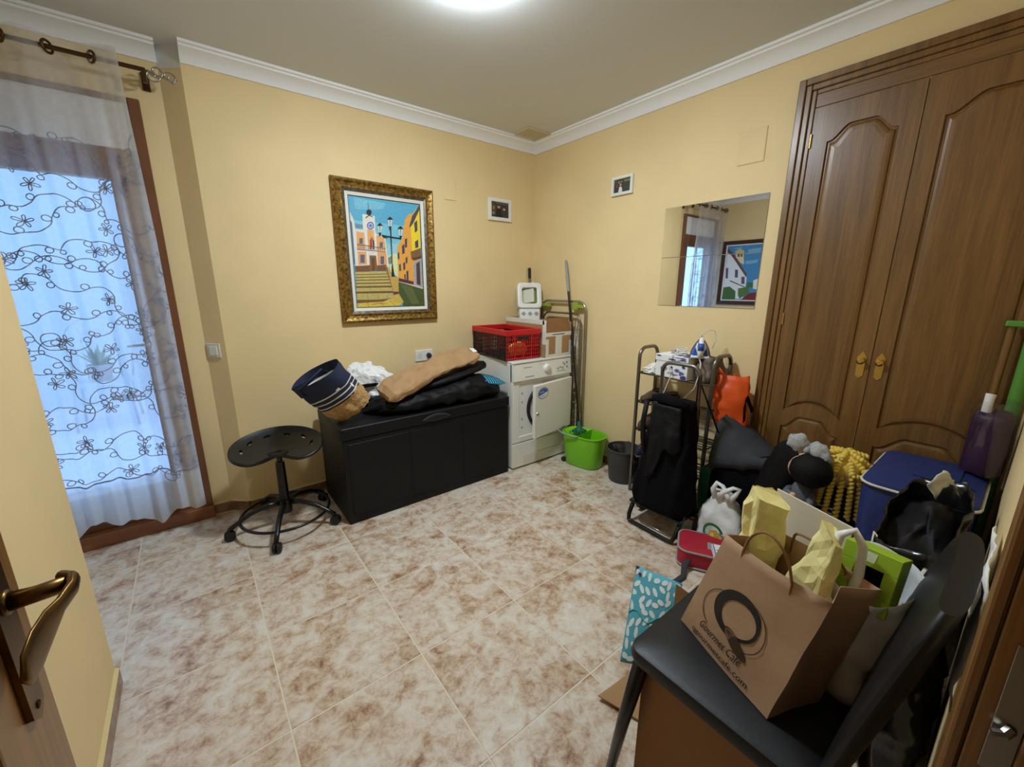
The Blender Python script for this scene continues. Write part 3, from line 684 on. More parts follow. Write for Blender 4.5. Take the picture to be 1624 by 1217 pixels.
def wall_frame(name, lab, cat, org, ux, nn, w_, h_, prof, m, inner):
    """picture frame; prof = list of (inset, height, material-change) ; org = centre on wall"""
    t = thing(name, lab, cat, org); ux, nn = Vector(ux), Vector(nn)
    fn = lambda u, v, h: ux*u + V((0, 0, v)) + nn*h
    g = G(); g.loft([[fn(sx*(w_/2-i), sz*(h_/2-i), d) for sx, sz in ((-1, -1), (1, -1), (1, 1), (-1, 1))] for i, d in prof], (False, False)); g.build('frame', m, t)
    return t, fn
PIC1 = [((88,172,208),[(0,1),(1,1),(1,0),(0,0)]),
((120,195,215),[(0.003,0.795),(1.007,0.783),(1.005,0.416),(0.004,0.4)]),
((150,208,218),[(0.486,0.604),(0.768,0.615),(0.744,0.324),(0.459,0.322)]),
((120,190,215),[(0.073,0.991),(0.501,0.972),(0.454,0.916),(0.08,0.89)]),
((228,222,214),[(0.006,0.865),(0.05,0.798),(0.06,0.716),(0.163,0.715),(0.171,0.854),(0.336,0.848),(0.33,0.687),(0.463,0.664),(0.491,0.387),(0.021,0.38)]),
((90,110,130),[(0.001,0.795),(0.024,0.77),(0.023,0.4),(0.004,0.4)]),
((110,140,160),[(0.062,0.766),(0.164,0.759),(0.162,0.725),(0.065,0.727)]),
((232,170,105),[(0.069,0.697),(0.176,0.689),(0.171,0.539),(0.065,0.536)]),
((232,170,105),[(0.218,0.722),(0.309,0.72),(0.305,0.543),(0.21,0.54)]),
((232,170,105),[(0.337,0.678),(0.449,0.655),(0.463,0.541),(0.331,0.537)]),
((228,165,110),[(0.067,0.516),(0.182,0.519),(0.18,0.403),(0.065,0.394)]),
((228,165,110),[(0.33,0.527),(0.462,0.531),(0.463,0.407),(0.321,0.402)]),
((235,228,222),[(0.188,0.7),(0.216,0.702),(0.209,0.397),(0.179,0.396)]),
((235,228,222),[(0.312,0.706),(0.339,0.694),(0.332,0.405),(0.301,0.405)]),
((95,100,120),[(0.104,0.637),(0.151,0.639),(0.145,0.589),(0.098,0.587)]),
((95,100,120),[(0.379,0.614),(0.425,0.616),(0.42,0.567),(0.375,0.566)]),
((95,100,120),[(0.101,0.49),(0.158,0.491),(0.149,0.416),(0.092,0.415)]),
((95,100,120),[(0.379,0.483),(0.429,0.484),(0.421,0.41),(0.371,0.409)]),
((150,60,50),[(0.243,0.622),(0.271,0.664),(0.276,0.597),(0.254,0.542),(0.238,0.541)]),
((215,180,60),[(0.271,0.664),(0.28,0.667),(0.28,0.556),(0.271,0.542)]),
((70,40,90),[(0.278,0.651),(0.303,0.618),(0.299,0.546),(0.279,0.542)]),
((70,60,70),[(0.067,0.585),(0.451,0.561),(0.45,0.556),(0.066,0.578)]),
((70,60,70),[(0.062,0.538),(0.448,0.531),(0.447,0.525),(0.061,0.532)]),
((90,80,85),[(0.074,0.581),(0.08,0.581),(0.075,0.536),(0.069,0.535)]),
((90,80,85),[(0.101,0.579),(0.107,0.579),(0.102,0.535),(0.096,0.535)]),
((90,80,85),[(0.128,0.578),(0.134,0.578),(0.129,0.535),(0.123,0.534)]),
((90,80,85),[(0.155,0.576),(0.161,0.576),(0.156,0.534),(0.151,0.534)]),
((90,80,85),[(0.183,0.575),(0.188,0.575),(0.184,0.534),(0.178,0.533)]),
((90,80,85),[(0.21,0.573),(0.216,0.573),(0.212,0.533),(0.206,0.533)]),
((90,80,85),[(0.238,0.572),(0.244,0.572),(0.239,0.533),(0.233,0.532)]),
((90,80,85),[(0.265,0.57),(0.271,0.57),(0.267,0.532),(0.261,0.532)]),
((90,80,85),[(0.293,0.569),(0.299,0.569),(0.296,0.532),(0.29,0.531)]),
((90,80,85),[(0.322,0.567),(0.328,0.567),(0.324,0.531),(0.318,0.531)]),
((90,80,85),[(0.35,0.565),(0.356,0.566),(0.353,0.531),(0.346,0.53)]),
((90,80,85),[(0.378,0.564),(0.385,0.564),(0.381,0.53),(0.375,0.53)]),
((90,80,85),[(0.407,0.562),(0.413,0.563),(0.41,0.53),(0.404,0.529)]),
((90,80,85),[(0.436,0.561),(0.442,0.561),(0.439,0.529),(0.433,0.529)]),
((135,95,55),[(0.222,0.486),(0.316,0.488),(0.319,0.346),(0.217,0.34)]),
((110,70,35),[(0.246,0.466),(0.291,0.467),(0.287,0.346),(0.242,0.346)]),
((125,85,50),[(0.013,0.384),(0.219,0.395),(0.217,0.337),(0.015,0.33)]),
((125,85,50),[(0.32,0.397),(0.451,0.407),(0.457,0.348),(0.319,0.342)]),
((60,95,165),[(0.315,0.76),(0.312,0.749),(0.304,0.739),(0.293,0.731),(0.279,0.725),(0.264,0.723),(0.249,0.724),(0.236,0.728),(0.227,0.735),(0.221,0.744),(0.22,0.755),(0.223,0.766),(0.231,0.776),(0.242,0.784),(0.256,0.79),(0.271,0.792),(0.286,0.791),(0.298,0.787),(0.308,0.78),(0.314,0.771)]),
((190,205,225),[(0.301,0.759),(0.299,0.751),(0.293,0.744),(0.285,0.738),(0.275,0.734),(0.265,0.732),(0.254,0.733),(0.245,0.736),(0.238,0.741),(0.234,0.748),(0.234,0.756),(0.236,0.764),(0.242,0.771),(0.25,0.777),(0.259,0.781),(0.27,0.783),(0.28,0.782),(0.289,0.779),(0.296,0.774),(0.3,0.767)]),
((80,115,180),[(0.287,0.759),(0.286,0.754),(0.283,0.75),(0.278,0.746),(0.272,0.744),(0.266,0.743),(0.26,0.743),(0.254,0.745),(0.25,0.748),(0.248,0.752),(0.248,0.756),(0.249,0.761),(0.252,0.765),(0.257,0.769),(0.263,0.771),(0.269,0.772),(0.275,0.772),(0.28,0.77),(0.284,0.767),(0.287,0.763)]),
((15,20,25),[(0.296,0.877),(0.293,0.869),(0.287,0.861),(0.279,0.855),(0.268,0.85),(0.257,0.848),(0.247,0.849),(0.237,0.852),(0.23,0.857),(0.226,0.864),(0.225,0.872),(0.227,0.881),(0.233,0.888),(0.242,0.895),(0.252,0.899),(0.263,0.901),(0.274,0.9),(0.283,0.897),(0.291,0.892),(0.295,0.885)]),
((30,40,50),[(0.254,0.967),(0.26,0.967),(0.26,0.896),(0.255,0.895)]),
((40,40,45),[(0.206,0.827),(0.258,0.852),(0.31,0.842),(0.309,0.836),(0.257,0.844),(0.209,0.818)]),
((220,222,165),[(0.486,0.493),(0.624,0.522),(0.624,0.28),(0.504,0.348)]),
((120,140,110),[(0.484,0.471),(0.539,0.494),(0.544,0.423),(0.489,0.408)]),
((232,165,70),[(0.629,0.581),(0.717,0.67),(0.764,0.84),(0.835,0.9),(0.915,0.917),(1,0.174),(0.616,0.265)]),
((242,212,45),[(0.853,0.846),(0.915,0.927),(1,0.996),(0.988,0.505),(0.849,0.502)]),
((80,70,75),[(0.831,0.788),(0.878,0.882),(1,0.996),(1.001,0.954),(0.896,0.82),(0.836,0.771)]),
((70,65,85),[(0.7,0.591),(0.741,0.614),(0.738,0.528),(0.699,0.509)]),
((70,65,85),[(0.749,0.657),(0.786,0.67),(0.779,0.586),(0.747,0.574)]),
((70,65,85),[(0.628,0.518),(0.655,0.533),(0.654,0.468),(0.629,0.456)]),
((70,65,85),[(0.745,0.477),(0.776,0.493),(0.773,0.434),(0.745,0.419)]),
((70,65,85),[(0.703,0.426),(0.735,0.438),(0.734,0.368),(0.704,0.356)]),
((70,65,85),[(0.64,0.41),(0.667,0.419),(0.666,0.353),(0.641,0.345)]),
((70,65,85),[(0.907,0.82),(0.955,0.852),(0.955,0.752),(0.912,0.728)]),
((70,65,85),[(0.905,0.641),(0.957,0.665),(0.957,0.592),(0.907,0.576)]),
((70,65,85),[(0.746,0.346),(0.778,0.357),(0.774,0.25),(0.745,0.256)]),
((70,65,85),[(0.71,0.317),(0.732,0.317),(0.732,0.265),(0.712,0.268)]),
((130,95,60),[(0.829,0.542),(0.993,0.586),(0.996,0.491),(0.837,0.46)]),
((90,65,45),[(0.847,0.48),(0.997,0.505),(0.996,0.483),(0.868,0.455)]),
((165,168,180),[(0.862,0.436),(0.996,0.483),(0.998,0.177),(0.86,0.202)]),
((85,60,55),[(0.907,0.426),(0.965,0.453),(0.962,0.207),(0.901,0.22)]),
((95,45,50),[(0.624,0.28),(0.852,0.247),(0.85,0.217),(0.621,0.247)]),
((210,205,200),[(0.621,0.247),(1.001,0.186),(1,0.171),(0.621,0.239)]),
((72,88,42),[(0.614,0.243),(1,0.171),(1,0),(0.661,0.003),(0.672,0.049),(0.61,0.11)]),
((95,105,60),[(0.646,0.221),(0.825,0.19),(0.929,0.02),(0.811,0.016)]),
((198,165,85),[(0.445,0.39),(0.505,0.358),(0.522,0.301),(0.618,0.287),(0.61,0.11),(0.532,0.126),(0.497,0.221)]),
((150,110,55),[(0.435,0.4),(0.458,0.4),(0.532,0.133),(0.516,0.119)]),
((110,60,40),[(0.518,0.148),(0.612,0.144),(0.61,0.118),(0.522,0.122)]),
((196,178,105),[(0.015,0.33),(0.444,0.342),(0.497,0.221),(0.527,0.126),(0.501,0.082),(0.006,0.049)]),
((120,88,50),[(0.016,0.308),(0.455,0.321),(0.461,0.314),(0.019,0.301)]),
((120,88,50),[(0.013,0.283),(0.463,0.295),(0.469,0.286),(0.016,0.275)]),
((120,88,50),[(0.01,0.257),(0.475,0.268),(0.481,0.258),(0.013,0.248)]),
((120,88,50),[(0.007,0.229),(0.49,0.237),(0.495,0.226),(0.009,0.218)]),
((120,88,50),[(0.003,0.198),(0.502,0.205),(0.507,0.188),(0.005,0.182)]),
((120,88,50),[(-0.002,0.148),(0.519,0.153),(0.523,0.132),(-0.001,0.129)]),
((120,88,50),[(-0.011,0.071),(0.518,0.07),(0.522,0.04),(-0.011,0.043)]),
((222,192,80),[(0.005,0.039),(0.369,0.048),(0.501,0.082),(0.61,0.113),(0.675,0.041),(0.609,0.005),(0.004,-0)]),
((150,120,60),[(0.149,0.117),(0.157,0.117),(0.16,0.074),(0.152,0.074)]),
((150,120,60),[(0.292,0.115),(0.3,0.115),(0.304,0.071),(0.296,0.072)]),
((150,120,60),[(0.429,0.113),(0.437,0.113),(0.442,0.069),(0.433,0.069)]),
((165,130,55),[(0.14,0.042),(0.148,0.042),(0.165,0.003),(0.156,0.003)]),
((165,130,55),[(0.327,0.046),(0.335,0.046),(0.384,0.004),(0.375,0.004)]),
((165,130,55),[(0.456,0.061),(0.465,0.061),(0.547,0.006),(0.538,0.006)]),
((165,130,55),[(0.546,0.089),(0.555,0.089),(0.65,0.035),(0.641,0.035)]),
((20,30,40),[(0.537,0.765),(0.558,0.766),(0.544,0.423),(0.564,0.291),(0.516,0.291),(0.533,0.423)]),
((20,30,40),[(0.415,0.684),(0.556,0.674),(0.684,0.668),(0.679,0.654),(0.555,0.66),(0.413,0.668)]),
((20,30,40),[(0.43,0.668),(0.491,0.657),(0.491,0.652),(0.433,0.657)]),
((18,25,32),[(0.503,0.825),(0.539,0.854),(0.56,0.855),(0.591,0.83)]),
((200,215,215),[(0.511,0.825),(0.583,0.829),(0.56,0.765),(0.522,0.763)]),
((18,25,32),[(0.543,0.827),(0.551,0.828),(0.543,0.764),(0.539,0.764)]),
((18,25,32),[(0.522,0.766),(0.562,0.768),(0.546,0.731),(0.53,0.731)]),
((18,25,32),[(0.353,0.759),(0.389,0.788),(0.409,0.789),(0.439,0.764)]),
((200,215,215),[(0.362,0.76),(0.431,0.764),(0.408,0.7),(0.372,0.698)]),
((18,25,32),[(0.392,0.762),(0.4,0.762),(0.392,0.699),(0.388,0.699)]),
((18,25,32),[(0.372,0.701),(0.411,0.703),(0.395,0.667),(0.378,0.666)]),
((18,25,32),[(0.648,0.748),(0.685,0.777),(0.707,0.778),(0.739,0.752)]),
((200,215,215),[(0.657,0.748),(0.731,0.752),(0.708,0.686),(0.668,0.684)]),
((18,25,32),[(0.689,0.75),(0.698,0.75),(0.69,0.685),(0.686,0.685)]),
((18,25,32),[(0.669,0.687),(0.71,0.689),(0.694,0.652),(0.676,0.651)]),
((206,178,84),[(0.477,0.097),(0.611,0.125),(0.68,0.041),(0.629,0.027),(0.52,0.045)]),
((110,80,30),[(0.2,0.026),(0.304,0.035),(0.431,0.029),(0.431,0.026),(0.304,0.031),(0.203,0.02)])]
PIC2 = [((70,140,195),[(1,1),(0.003,1.001),(-0.009,0.001),(1,0)]),
((120,180,215),[(0.856,0.955),(0.603,0.974),(0.636,0.916)]),
((120,180,215),[(0.428,0.922),(0.107,0.938),(0.131,0.852),(0.456,0.834)]),
((120,180,215),[(0.479,0.713),(0.15,0.733),(0.179,0.674),(0.448,0.651)]),
((235,235,235),[(0.991,0.915),(0.393,0.443),(0.384,0.329),(0.417,0.022),(1,0)]),
((110,60,50),[(0.996,0.961),(0.846,0.879),(0.399,0.476),(0.397,0.411),(0.86,0.818),(0.987,0.884)]),
((232,215,160),[(0.768,0.876),(0.556,0.883),(0.504,0.652),(0.604,0.686),(0.749,0.799)]),
((90,90,70),[(0.714,0.859),(0.65,0.862),(0.641,0.795),(0.706,0.797)]),
((90,90,70),[(0.629,0.862),(0.578,0.863),(0.568,0.793),(0.619,0.794)]),
((215,190,120),[(0.796,0.892),(0.662,0.947),(0.528,0.888),(0.546,0.867),(0.767,0.867)]),
((90,80,90),[(0.726,0.562),(0.647,0.561),(0.626,0.414),(0.708,0.415)]),
((90,80,90),[(0.531,0.429),(0.443,0.428),(0.423,0.296),(0.512,0.297)]),
((90,80,90),[(0.983,0.6),(0.919,0.599),(0.896,0.401),(0.961,0.402)]),
((70,110,50),[(0.99,0.231),(0.815,0.248),(0.642,0.161),(0.621,0.003),(1,0)]),
((80,120,60),[(0.581,0.212),(0.448,0.229),(0.296,0.245),(0.276,0.127),(0.508,0.021),(0.564,0.091)]),
((70,110,60),[(0.353,0.328),(0.091,0.31),(0.097,0.227),(0.359,0.228)]),
((120,45,45),[(0.276,0.127),(0.104,0.144),(0.013,0.001),(0.482,-0.003)]),
((230,230,225),[(0.207,0.36),(0.094,0.39),(0.083,0.194),(0.19,0.211)]),
((40,40,45),[(0.829,0.367),(0.406,0.245),(0.403,0.229),(0.826,0.346)])]
# big town square painting
t, fn = wall_frame('painting', 'framed painting of a town square with clock tower and street lamp', 'painting', (1.145, YA, 1.59), (1, 0, 0), (0, -1, 0), 0.695, 0.905,
    [(0, 0.001), (0.0, 0.022), (0.006, 0.034), (0.016, 0.038), (0.030, 0.030), (0.046, 0.026), (0.058, 0.030), (0.062, 0.026)], 'gold_frame', None)
def rimf(name, i0, i1, d0, d1, m, w_=0.695, h_=0.905):
    g = G(); g.loft([[fn(sx*(w_/2-i), sz*(h_/2-i), d) for sx, sz in ((-1, -1), (1, -1), (1, 1), (-1, 1))] for i, d in ((i0, d0), (i1, d1))], (False, False)); return g.build(name, m, t)
rimf('inner_frame', 0.062, 0.078, 0.026, 0.020, 'pewter_frame'); rimf('liner', 0.078, 0.098, 0.020, 0.015, 'liner_white'); rimf('inner_lip', 0.098, 0.103, 0.0148, 0.010, 'pewter_frame')
G().box((-0.2455, -0.009, -0.3505), (0.2455, -0.001, 0.3505)).build('canvas', 'liner_white', t)
flat_print('picture', PIC1, lambda u, v, h: fn((u-0.5)*0.489, (v-0.5)*0.699, 0.0092+h*0.12), t)
# painting reflected in the mirror
t, fn = wall_frame('painting', 'dark framed painting of a white church, seen in the mirror', 'painting', (XL, 2.515, 1.565), (0, 1, 0), (1, 0, 0), 0.60, 0.825,
    [(0, 0.001), (0, 0.028), (0.006, 0.034), (0.04, 0.026), (0.048, 0.016)], 'dark_frame', None)
rimf('liner', 0.048, 0.062, 0.016, 0.012, 'liner_white', 0.60, 0.825)
G().box((0.001, -0.239, -0.3515), (0.009, 0.239, 0.3515)).build('canvas', 'liner_white', t)
flat_print('picture', PIC2, lambda u, v, h: fn((u-0.5)*0.476, (v-0.5)*0.70, 0.0092+h*0.2), t)
# two small photographs
def photo(lab, org, ux, nn, w_, h_, bw, patches):
    t, fn = wall_frame('photo_frame', lab, 'photo frame', org, ux, nn, w_, h_, [(0, 0.001), (0, 0.018), (0.003, 0.020), (bw-0.003, 0.020), (bw, 0.012)], 'white_plastic', None)
    a, b = w_/2-bw+0.001, h_/2-bw+0.001
    pts = [fn(sx*a, sz*b, 0.008) for sx, sz in ((-1, -1), (1, -1), (1, 1), (-1, 1))]
    g = G(); g.loft([pts, [p+Vector(nn)*0.003 for p in pts]]); g.build('backing', 'paper_white', t)
    flat_print('photograph', patches, lambda u, v, h: fn((u-0.5)*2*a, (v-0.5)*2*b, 0.0112+h*0.3), t)
DK = [((58, 54, 50), rc(0, 0, 1, 1))]
photo('white framed photo of a couple left of the room corner', (2.098, YA, 1.982), (1, 0, 0), (0, -1, 0), 0.228, 0.168, 0.028,
    DK + [((92, 66, 44), rc(0, 0.2, 0.24, 0.85)), ((150, 118, 80), ell(0.14, 0.6, 0.06, 0.12)), ((20, 20, 24), [(0.25, 0), (0.3, 0.5), (0.4, 0.62), (0.55, 0.55), (0.6, 0)]), ((196, 150, 120), ell(0.43, 0.70, 0.075, 0.12)), ((50, 34, 26), ell(0.43, 0.80, 0.08, 0.06)),
          ((44, 54, 50), [(0.6, 0), (0.62, 0.42), (0.75, 0.52), (0.9, 0.42), (0.95, 0)]), ((200, 160, 130), ell(0.74, 0.58, 0.065, 0.11)), ((60, 40, 30), ell(0.76, 0.68, 0.075, 0.06)), ((90, 96, 90), rc(0.3, 0.88, 0.95, 0.95)), ((120, 130, 120), ell(0.12, 0.25, 0.08, 0.1))])
photo('white framed photo of people above the drying rack side of the mirror wall', (XB, 1.925, 2.058), (0, -1, 0), (-1, 0, 0), 0.175, 0.122, 0.020,
    DK + [((60, 70, 62), rc(0.55, 0.1, 1, 0.9)), ((170, 130, 110), ell(0.3, 0.78, 0.06, 0.09)), ((150, 120, 110), ell(0.45, 0.8, 0.05, 0.08)), ((196, 160, 140), ell(0.4, 0.58, 0.06, 0.1)), ((226, 222, 220), [(0.28, 0.02), (0.32, 0.4), (0.42, 0.46), (0.5, 0.3), (0.52, 0.02)]), ((120, 70, 70), rc(0.14, 0.4, 0.26, 0.62)), ((70, 90, 70), rc(0.05, 0.7, 0.2, 0.95)), ((140, 130, 100), rc(0.6, 0.75, 0.95, 0.9))])
# mirror tiles
for z0, z1, lab in ((1.2625, 1.5615, 'lower rectangular mirror tile beside the wardrobe'), (1.5635, 1.8625, 'upper rectangular mirror tile beside the wardrobe')):
    mt = thing('mirror_tile', lab, 'mirror', (XB, 1.279, z0), group=None)
    G().box((-0.004, -0.30, 0), (-0.0005, 0.30, z1-z0)).build('glass_edge', 'grey_plastic', mt)
    g = G(); g.loft([[V((-0.0043, -0.299, 0.001)), V((-0.0043, 0.299, 0.001))], [V((-0.0043, -0.299, z1-z0-0.001)), V((-0.0043, 0.299, z1-z0-0.001))]], (False, False), False); g.build('mirror_glass', 'mirror', mt)

# ------------------------------------------------------------------ saddle stool on castors
stl = thing('stool', 'black tractor-seat stool on five castors beside the storage chest', 'stool', (0.292, 2.53, 0.0))
def seat_outline(t):
    """bean-shaped tractor seat outline, t 0..1; front notch towards -y"""
    a = 2*pi*t; x = 0.235*cos(a); y = 0.170*sin(a)
    if sin(a) < 0: y = -0.165*abs(sin(a))**0.7 + 0.115*math.exp(-(x/0.085)**2)
    return x, y
HOLES = [(-0.178, 0.000, 1.75), (-0.145, 0.072, 1.0), (-0.062, 0.118, 0.32), (0.042, 0.118, -0.32), (0.130, 0.078, -1.0), (0.172, 0.005, -1.75)]
def seat_z(x, y): return 0.472 + 0.42*x*x + 0.26*y + 1.1*max(0, y)**2 - 0.012*max(0, 1-(x/0.10)**2)*max(0, 1-(y/0.12)**2)
g = G(); NS = 80; KR = [0.0, 0.2, 0.4, 0.55, 0.7, 0.82, 0.92, 0.975, 1.0]
def srow(k, dz, lip): return [Vector((x*k, (y-0.03)*k+0.03, seat_z(x*k, (y-0.03)*k+0.03) + lip*max(0, (k-0.7)/0.3)**2 + dz)) for x, y in [seat_outline(i/NS) for i in range(NS)]]
rows_ = [srow(k if k else 0.002, 0.0 if k < 1 else -0.006, 0.016) for k in KR] + [srow(k if k else 0.002, -0.016, 0.016) for k in KR[::-1]]
g.loft(rows_); sob = g.build('seat_raw', 'seat_black', None, smooth=True)
cg = G()
for cx, cy, r_ in HOLES:
    cg.loft([[Vector((cx+0.021*cos(b)*cos(r_)-0.0085*sin(b)*sin(r_), cy+0.021*cos(b)*sin(r_)+0.0085*sin(b)*cos(r_), z)) for b in [2*pi*k/14 for k in range(14)]] for z in (0.3, 0.7)])
cob = cg.build('hole_cutter', 'seat_black')
md = sob.modifiers.new('b', 'BOOLEAN'); md.operation = 'DIFFERENCE'; md.object = cob; md.solver = 'EXACT'
bpy.context.view_layer.update()
me = bpy.data.meshes.new_from_object(sob.evaluated_get(bpy.context.evaluated_depsgraph_get()))
bpy.data.objects.remove(sob, do_unlink=True); bpy.data.objects.remove(cob, do_unlink=True)
me.set_sharp_from_angle(angle=radians(40)); me.name = 'seat'
seat = bpy.data.objects.new('seat', me); COL.objects.link(seat); seat.parent = stl; seat.rotation_euler = (0, 0, radians(-14))
g = G(); g.cyl((0, 0, 0.36), (0, 0, 0.462), 0.014, seg=14); g.lathe([(0.06, 0.452), (0.055, 0.462)]); g.build('seat_mount', 'black_metal', stl, smooth='auto')
g = G(); g.cyl((0, 0, 0.11), (0, 0, 0.40), 0.026, 0.024, 18); g.build('gas_lift', 'black_metal', stl, smooth='auto')
g = G(); g.cyl((0, 0, 0.085), (0, 0, 0.165), 0.034, seg=18); g.build('hub', 'black_metal', stl, smooth='auto')
RL = 0.285
for k in range(5):
    a = radians(178+72*k); d = Vector((cos(a), sin(a), 0)); s_ = Vector((-sin(a), cos(a), 0)); Z = Vector((0, 0, 1))
    g = G(); g.tube([d*0.02+Z*0.145, d*0.09+Z*0.150, d*0.18+Z*0.125, d*0.25+Z*0.085, d*RL+Z*0.062], [0.016, 0.015, 0.014, 0.013, 0.013], 10)
    lg = g.build('leg', 'black_metal', stl, smooth=True)
    g = G(); c = d*RL + Z*0.028
    g.tube([d*RL+Z*0.062, d*RL+Z*0.045], 0.011, 8)
    g.tube([c-s_*0.022, c-s_*0.018, c-s_*0.005], [0.020, 0.0275, 0.0275], 16); g.tube([c+s_*0.005, c+s_*0.018, c+s_*0.022], [0.0275, 0.0275, 0.020], 16); g.cyl(c-s_*0.006, c+s_*0.006, 0.012, seg=10)
    g.build('castor', 'black_rubber', lg, smooth='auto')
g = G(); g.tube(arc((0, 0, 0.088), 0.232, 0, 2*pi, 48, (1, 0, 0), (0, 1, 0))[:-1], 0.0085, 8, True); g.build('foot_ring', 'black_metal', stl, smooth=True)

# ------------------------------------------------------------------ storage chest and what lies on it
ch = thing('storage_chest', 'long black plastic storage chest standing against the back wall', 'chest', (1.1675, 2.535, 0))
CW, CD, CHh = 1.19, 0.52, 0.6
G().box((-CW/2+0.006, -CD/2+0.008, 0.0), (CW/2-0.006, CD/2, 0.525), 0.006).build('body', 'chest_black', ch)
for x0, x1 in ((-0.56, -0.20), (-0.18, 0.18), (0.20, 0.56)):
    G().box((x0, -CD/2+0.0055, 0.05), (x1, -CD/2+0.0085, 0.50), 0.002, 1).build('front_panel', 'chest_black', ch)
g = G(); g.box((-CW/2, -CD/2, 0.527), (CW/2, CD/2, 0.60), 0.010, 3); lid = g.build('lid', 'chest_black', ch)
g = G(); hx = 0.0
pts = []
for i in range(17):
    t = -1+i/8; pts.append((0.1*t, 0.555+0.030*(1-t*t)))
for i in range(17):
    t = 1-i/8; pts.append((0.1*t, 0.555-0.014*(1-t*t)))
g.prism(pts[:17]+pts[18:33], 0.010, lambda u, v, w_: Vector((u, -CD/2-w_+0.0, v))); g.build('handle', 'chest_grip', lid)
g = G(); g.prism([(u*0.86, 0.558+(v-0.558)*0.6) for u, v in pts[:17]+pts[18:33]], 0.003, lambda u, v, w_: Vector((u, -CD/2-0.0102-w_, v))); g.build('grip_recess', 'cable_black', lid)
ZC = 0.601
# black soft garment bag
gb = thing('garment_bag', 'big black soft bag lying flat across the storage chest', 'bag', (0, 0, 0))
rings = []
for i in range(29):
    u = i/28; x = 0.77 + 0.985*u
    hgt = 0.075 + 0.105*min(1, u*1.35)**1.2*(1-0.75*max(0, (u-0.66)/0.34)**1.3); dep = (0.10+0.11*min(1, u*5))*(1-0.30*max(0, (u-0.85)/0.15)**2)
    cy = 2.505 - 0.03*u; e = 1-0.9*(abs(2*u-1)**14)
    rings.append([Vector((x, cy + dep*e*math.copysign(abs(cos(t))**0.75, cos(t)), ZC + hgt*(0.5+0.5*math.copysign(abs(sin(t))**0.7, sin(t)))*e + 0.001)) for t in [2*pi*k/36 for k in range(36)]])
g = G(); g.loft(rings); g.sub(1); g.noise(0.022, 7, 2, keep=lambda c: c.z < ZC+0.02); g.noise(0.010, 22, 3, keep=lambda c: c.z < ZC+0.02); g.build('bag_body', 'black_soft', gb, smooth=True)
g = G(); g.tube([(0.82+0.11*i, 2.335-0.012*sin(i*1.1), ZC+0.045+0.012*i*0.6) for i in range(9)], 0.006, 6); g.build('seam', 'black_cloth', gb, smooth=True)
g = G(); g.tube([(0.80, 2.50, ZC+0.05), (0.76, 2.48, ZC+0.09), (0.70, 2.50, ZC+0.12), (0.80, 2.56, ZC+0.16), (1.0, 2.58, ZC+0.16), (1.15, 2.58, ZC+0.15)], 0.012, 8); g.build('strap', 'black_cloth', gb, smooth=True)
gf = G(); gf.loft([axring((1.05+0.075*i, 2.47-0.0*i, ZC+0.125+0.012*i), (1, 0, 0.1), (0, 0, 1), 0.13*(1-0.8*abs((i-4)/4.6)**3), 0.030, 24) for i in range(9)]); gf.noise(0.012, 9, 5); gf.build('top_flap', 'black_soft', gb, smooth=True)
# long brown paper package
pk = thing('paper_package', 'long brown kraft paper package lying on the black bag', 'package', (0, 0, 0))
rings = []
p0, p1 = Vector((0.86, 2.37, 0.735)), Vector((1.56, 2.47, 0.915))
for i in range(21):
    u = i/20; c = p0.lerp(p1, u) + Vector((0, 0, 0.018*sin(u*3.1))); wv = 0.085+0.012*sin(u*9)+0.015*sin(u*3); hv = 0.040*(0.75+0.25*sin(u*5+1))
    if i == 0: wv *= 0.8; hv *= 0.5
    rings.append(axring(c, p1-p0, (0, -0.35, 1), wv, hv, 20, 3.2))
g = G(); g.loft(rings); g.noise(0.014, 12, 9); g.noise(0.007, 30, 4); g.build('wrapping', 'kraft', pk, smooth=False)
g = G(); g.tube([(1.56, 2.46, 0.905), (1.60, 2.43, 0.905), (1.66, 2.40, 0.925)], [0.007, 0.006, 0.004], 8); g.build('wire_end', 'black_metal', pk, smooth=True)
g = G(); g.loft([[V((1.535, 2.45, 0.95)), V((1.575, 2.46, 0.945)), V((1.59, 2.43, 0.925)), V((1.55, 2.42, 0.925))], [V((1.535, 2.45, 0.952)), V((1.575, 2.46, 0.948)), V((1.59, 2.43, 0.928)), V((1.55, 2.42, 0.928))]]); g.build('label_paper', 'paper_white', pk)
# striped blue cloth under the bag
bc = thing('striped_cushion', 'small blue cushion with black stripes tucked under the black bag', 'cushion', (0, 0, 0))
def cush(u, v):
    x = 1.560 + 0.20*u; y = 2.300 + 0.17*v; e = (1-abs(2*u-1)**3)*(1-abs(2*v-1)**3)
    return Vector((x, y, ZC + 0.090 + 0.075*(1-u)*(0.4+0.6*v) + 0.030*e))
g = G(); g.grid(cush, 18, 18); g.grid(lambda u, v: Vector((cush(u, v).x, cush(u, v).y, ZC+0.090+0.075*(1-u)*(0.4+0.6*v)-0.03*(1-abs(2*u-1)**3)*(1-abs(2*v-1)**3))), 18, 18); g.build('cover', 'lid_blue', bc, smooth=True)
for k in range(10):
    u0 = 0.05+0.095*k
    g = G(); g.grid(lambda u, v: cush(u0+0.045*u, v)+Vector((0, -0.0, 0.0015)), 2, 18); g.build('stripe', 'black_cloth', bc, smooth=True)
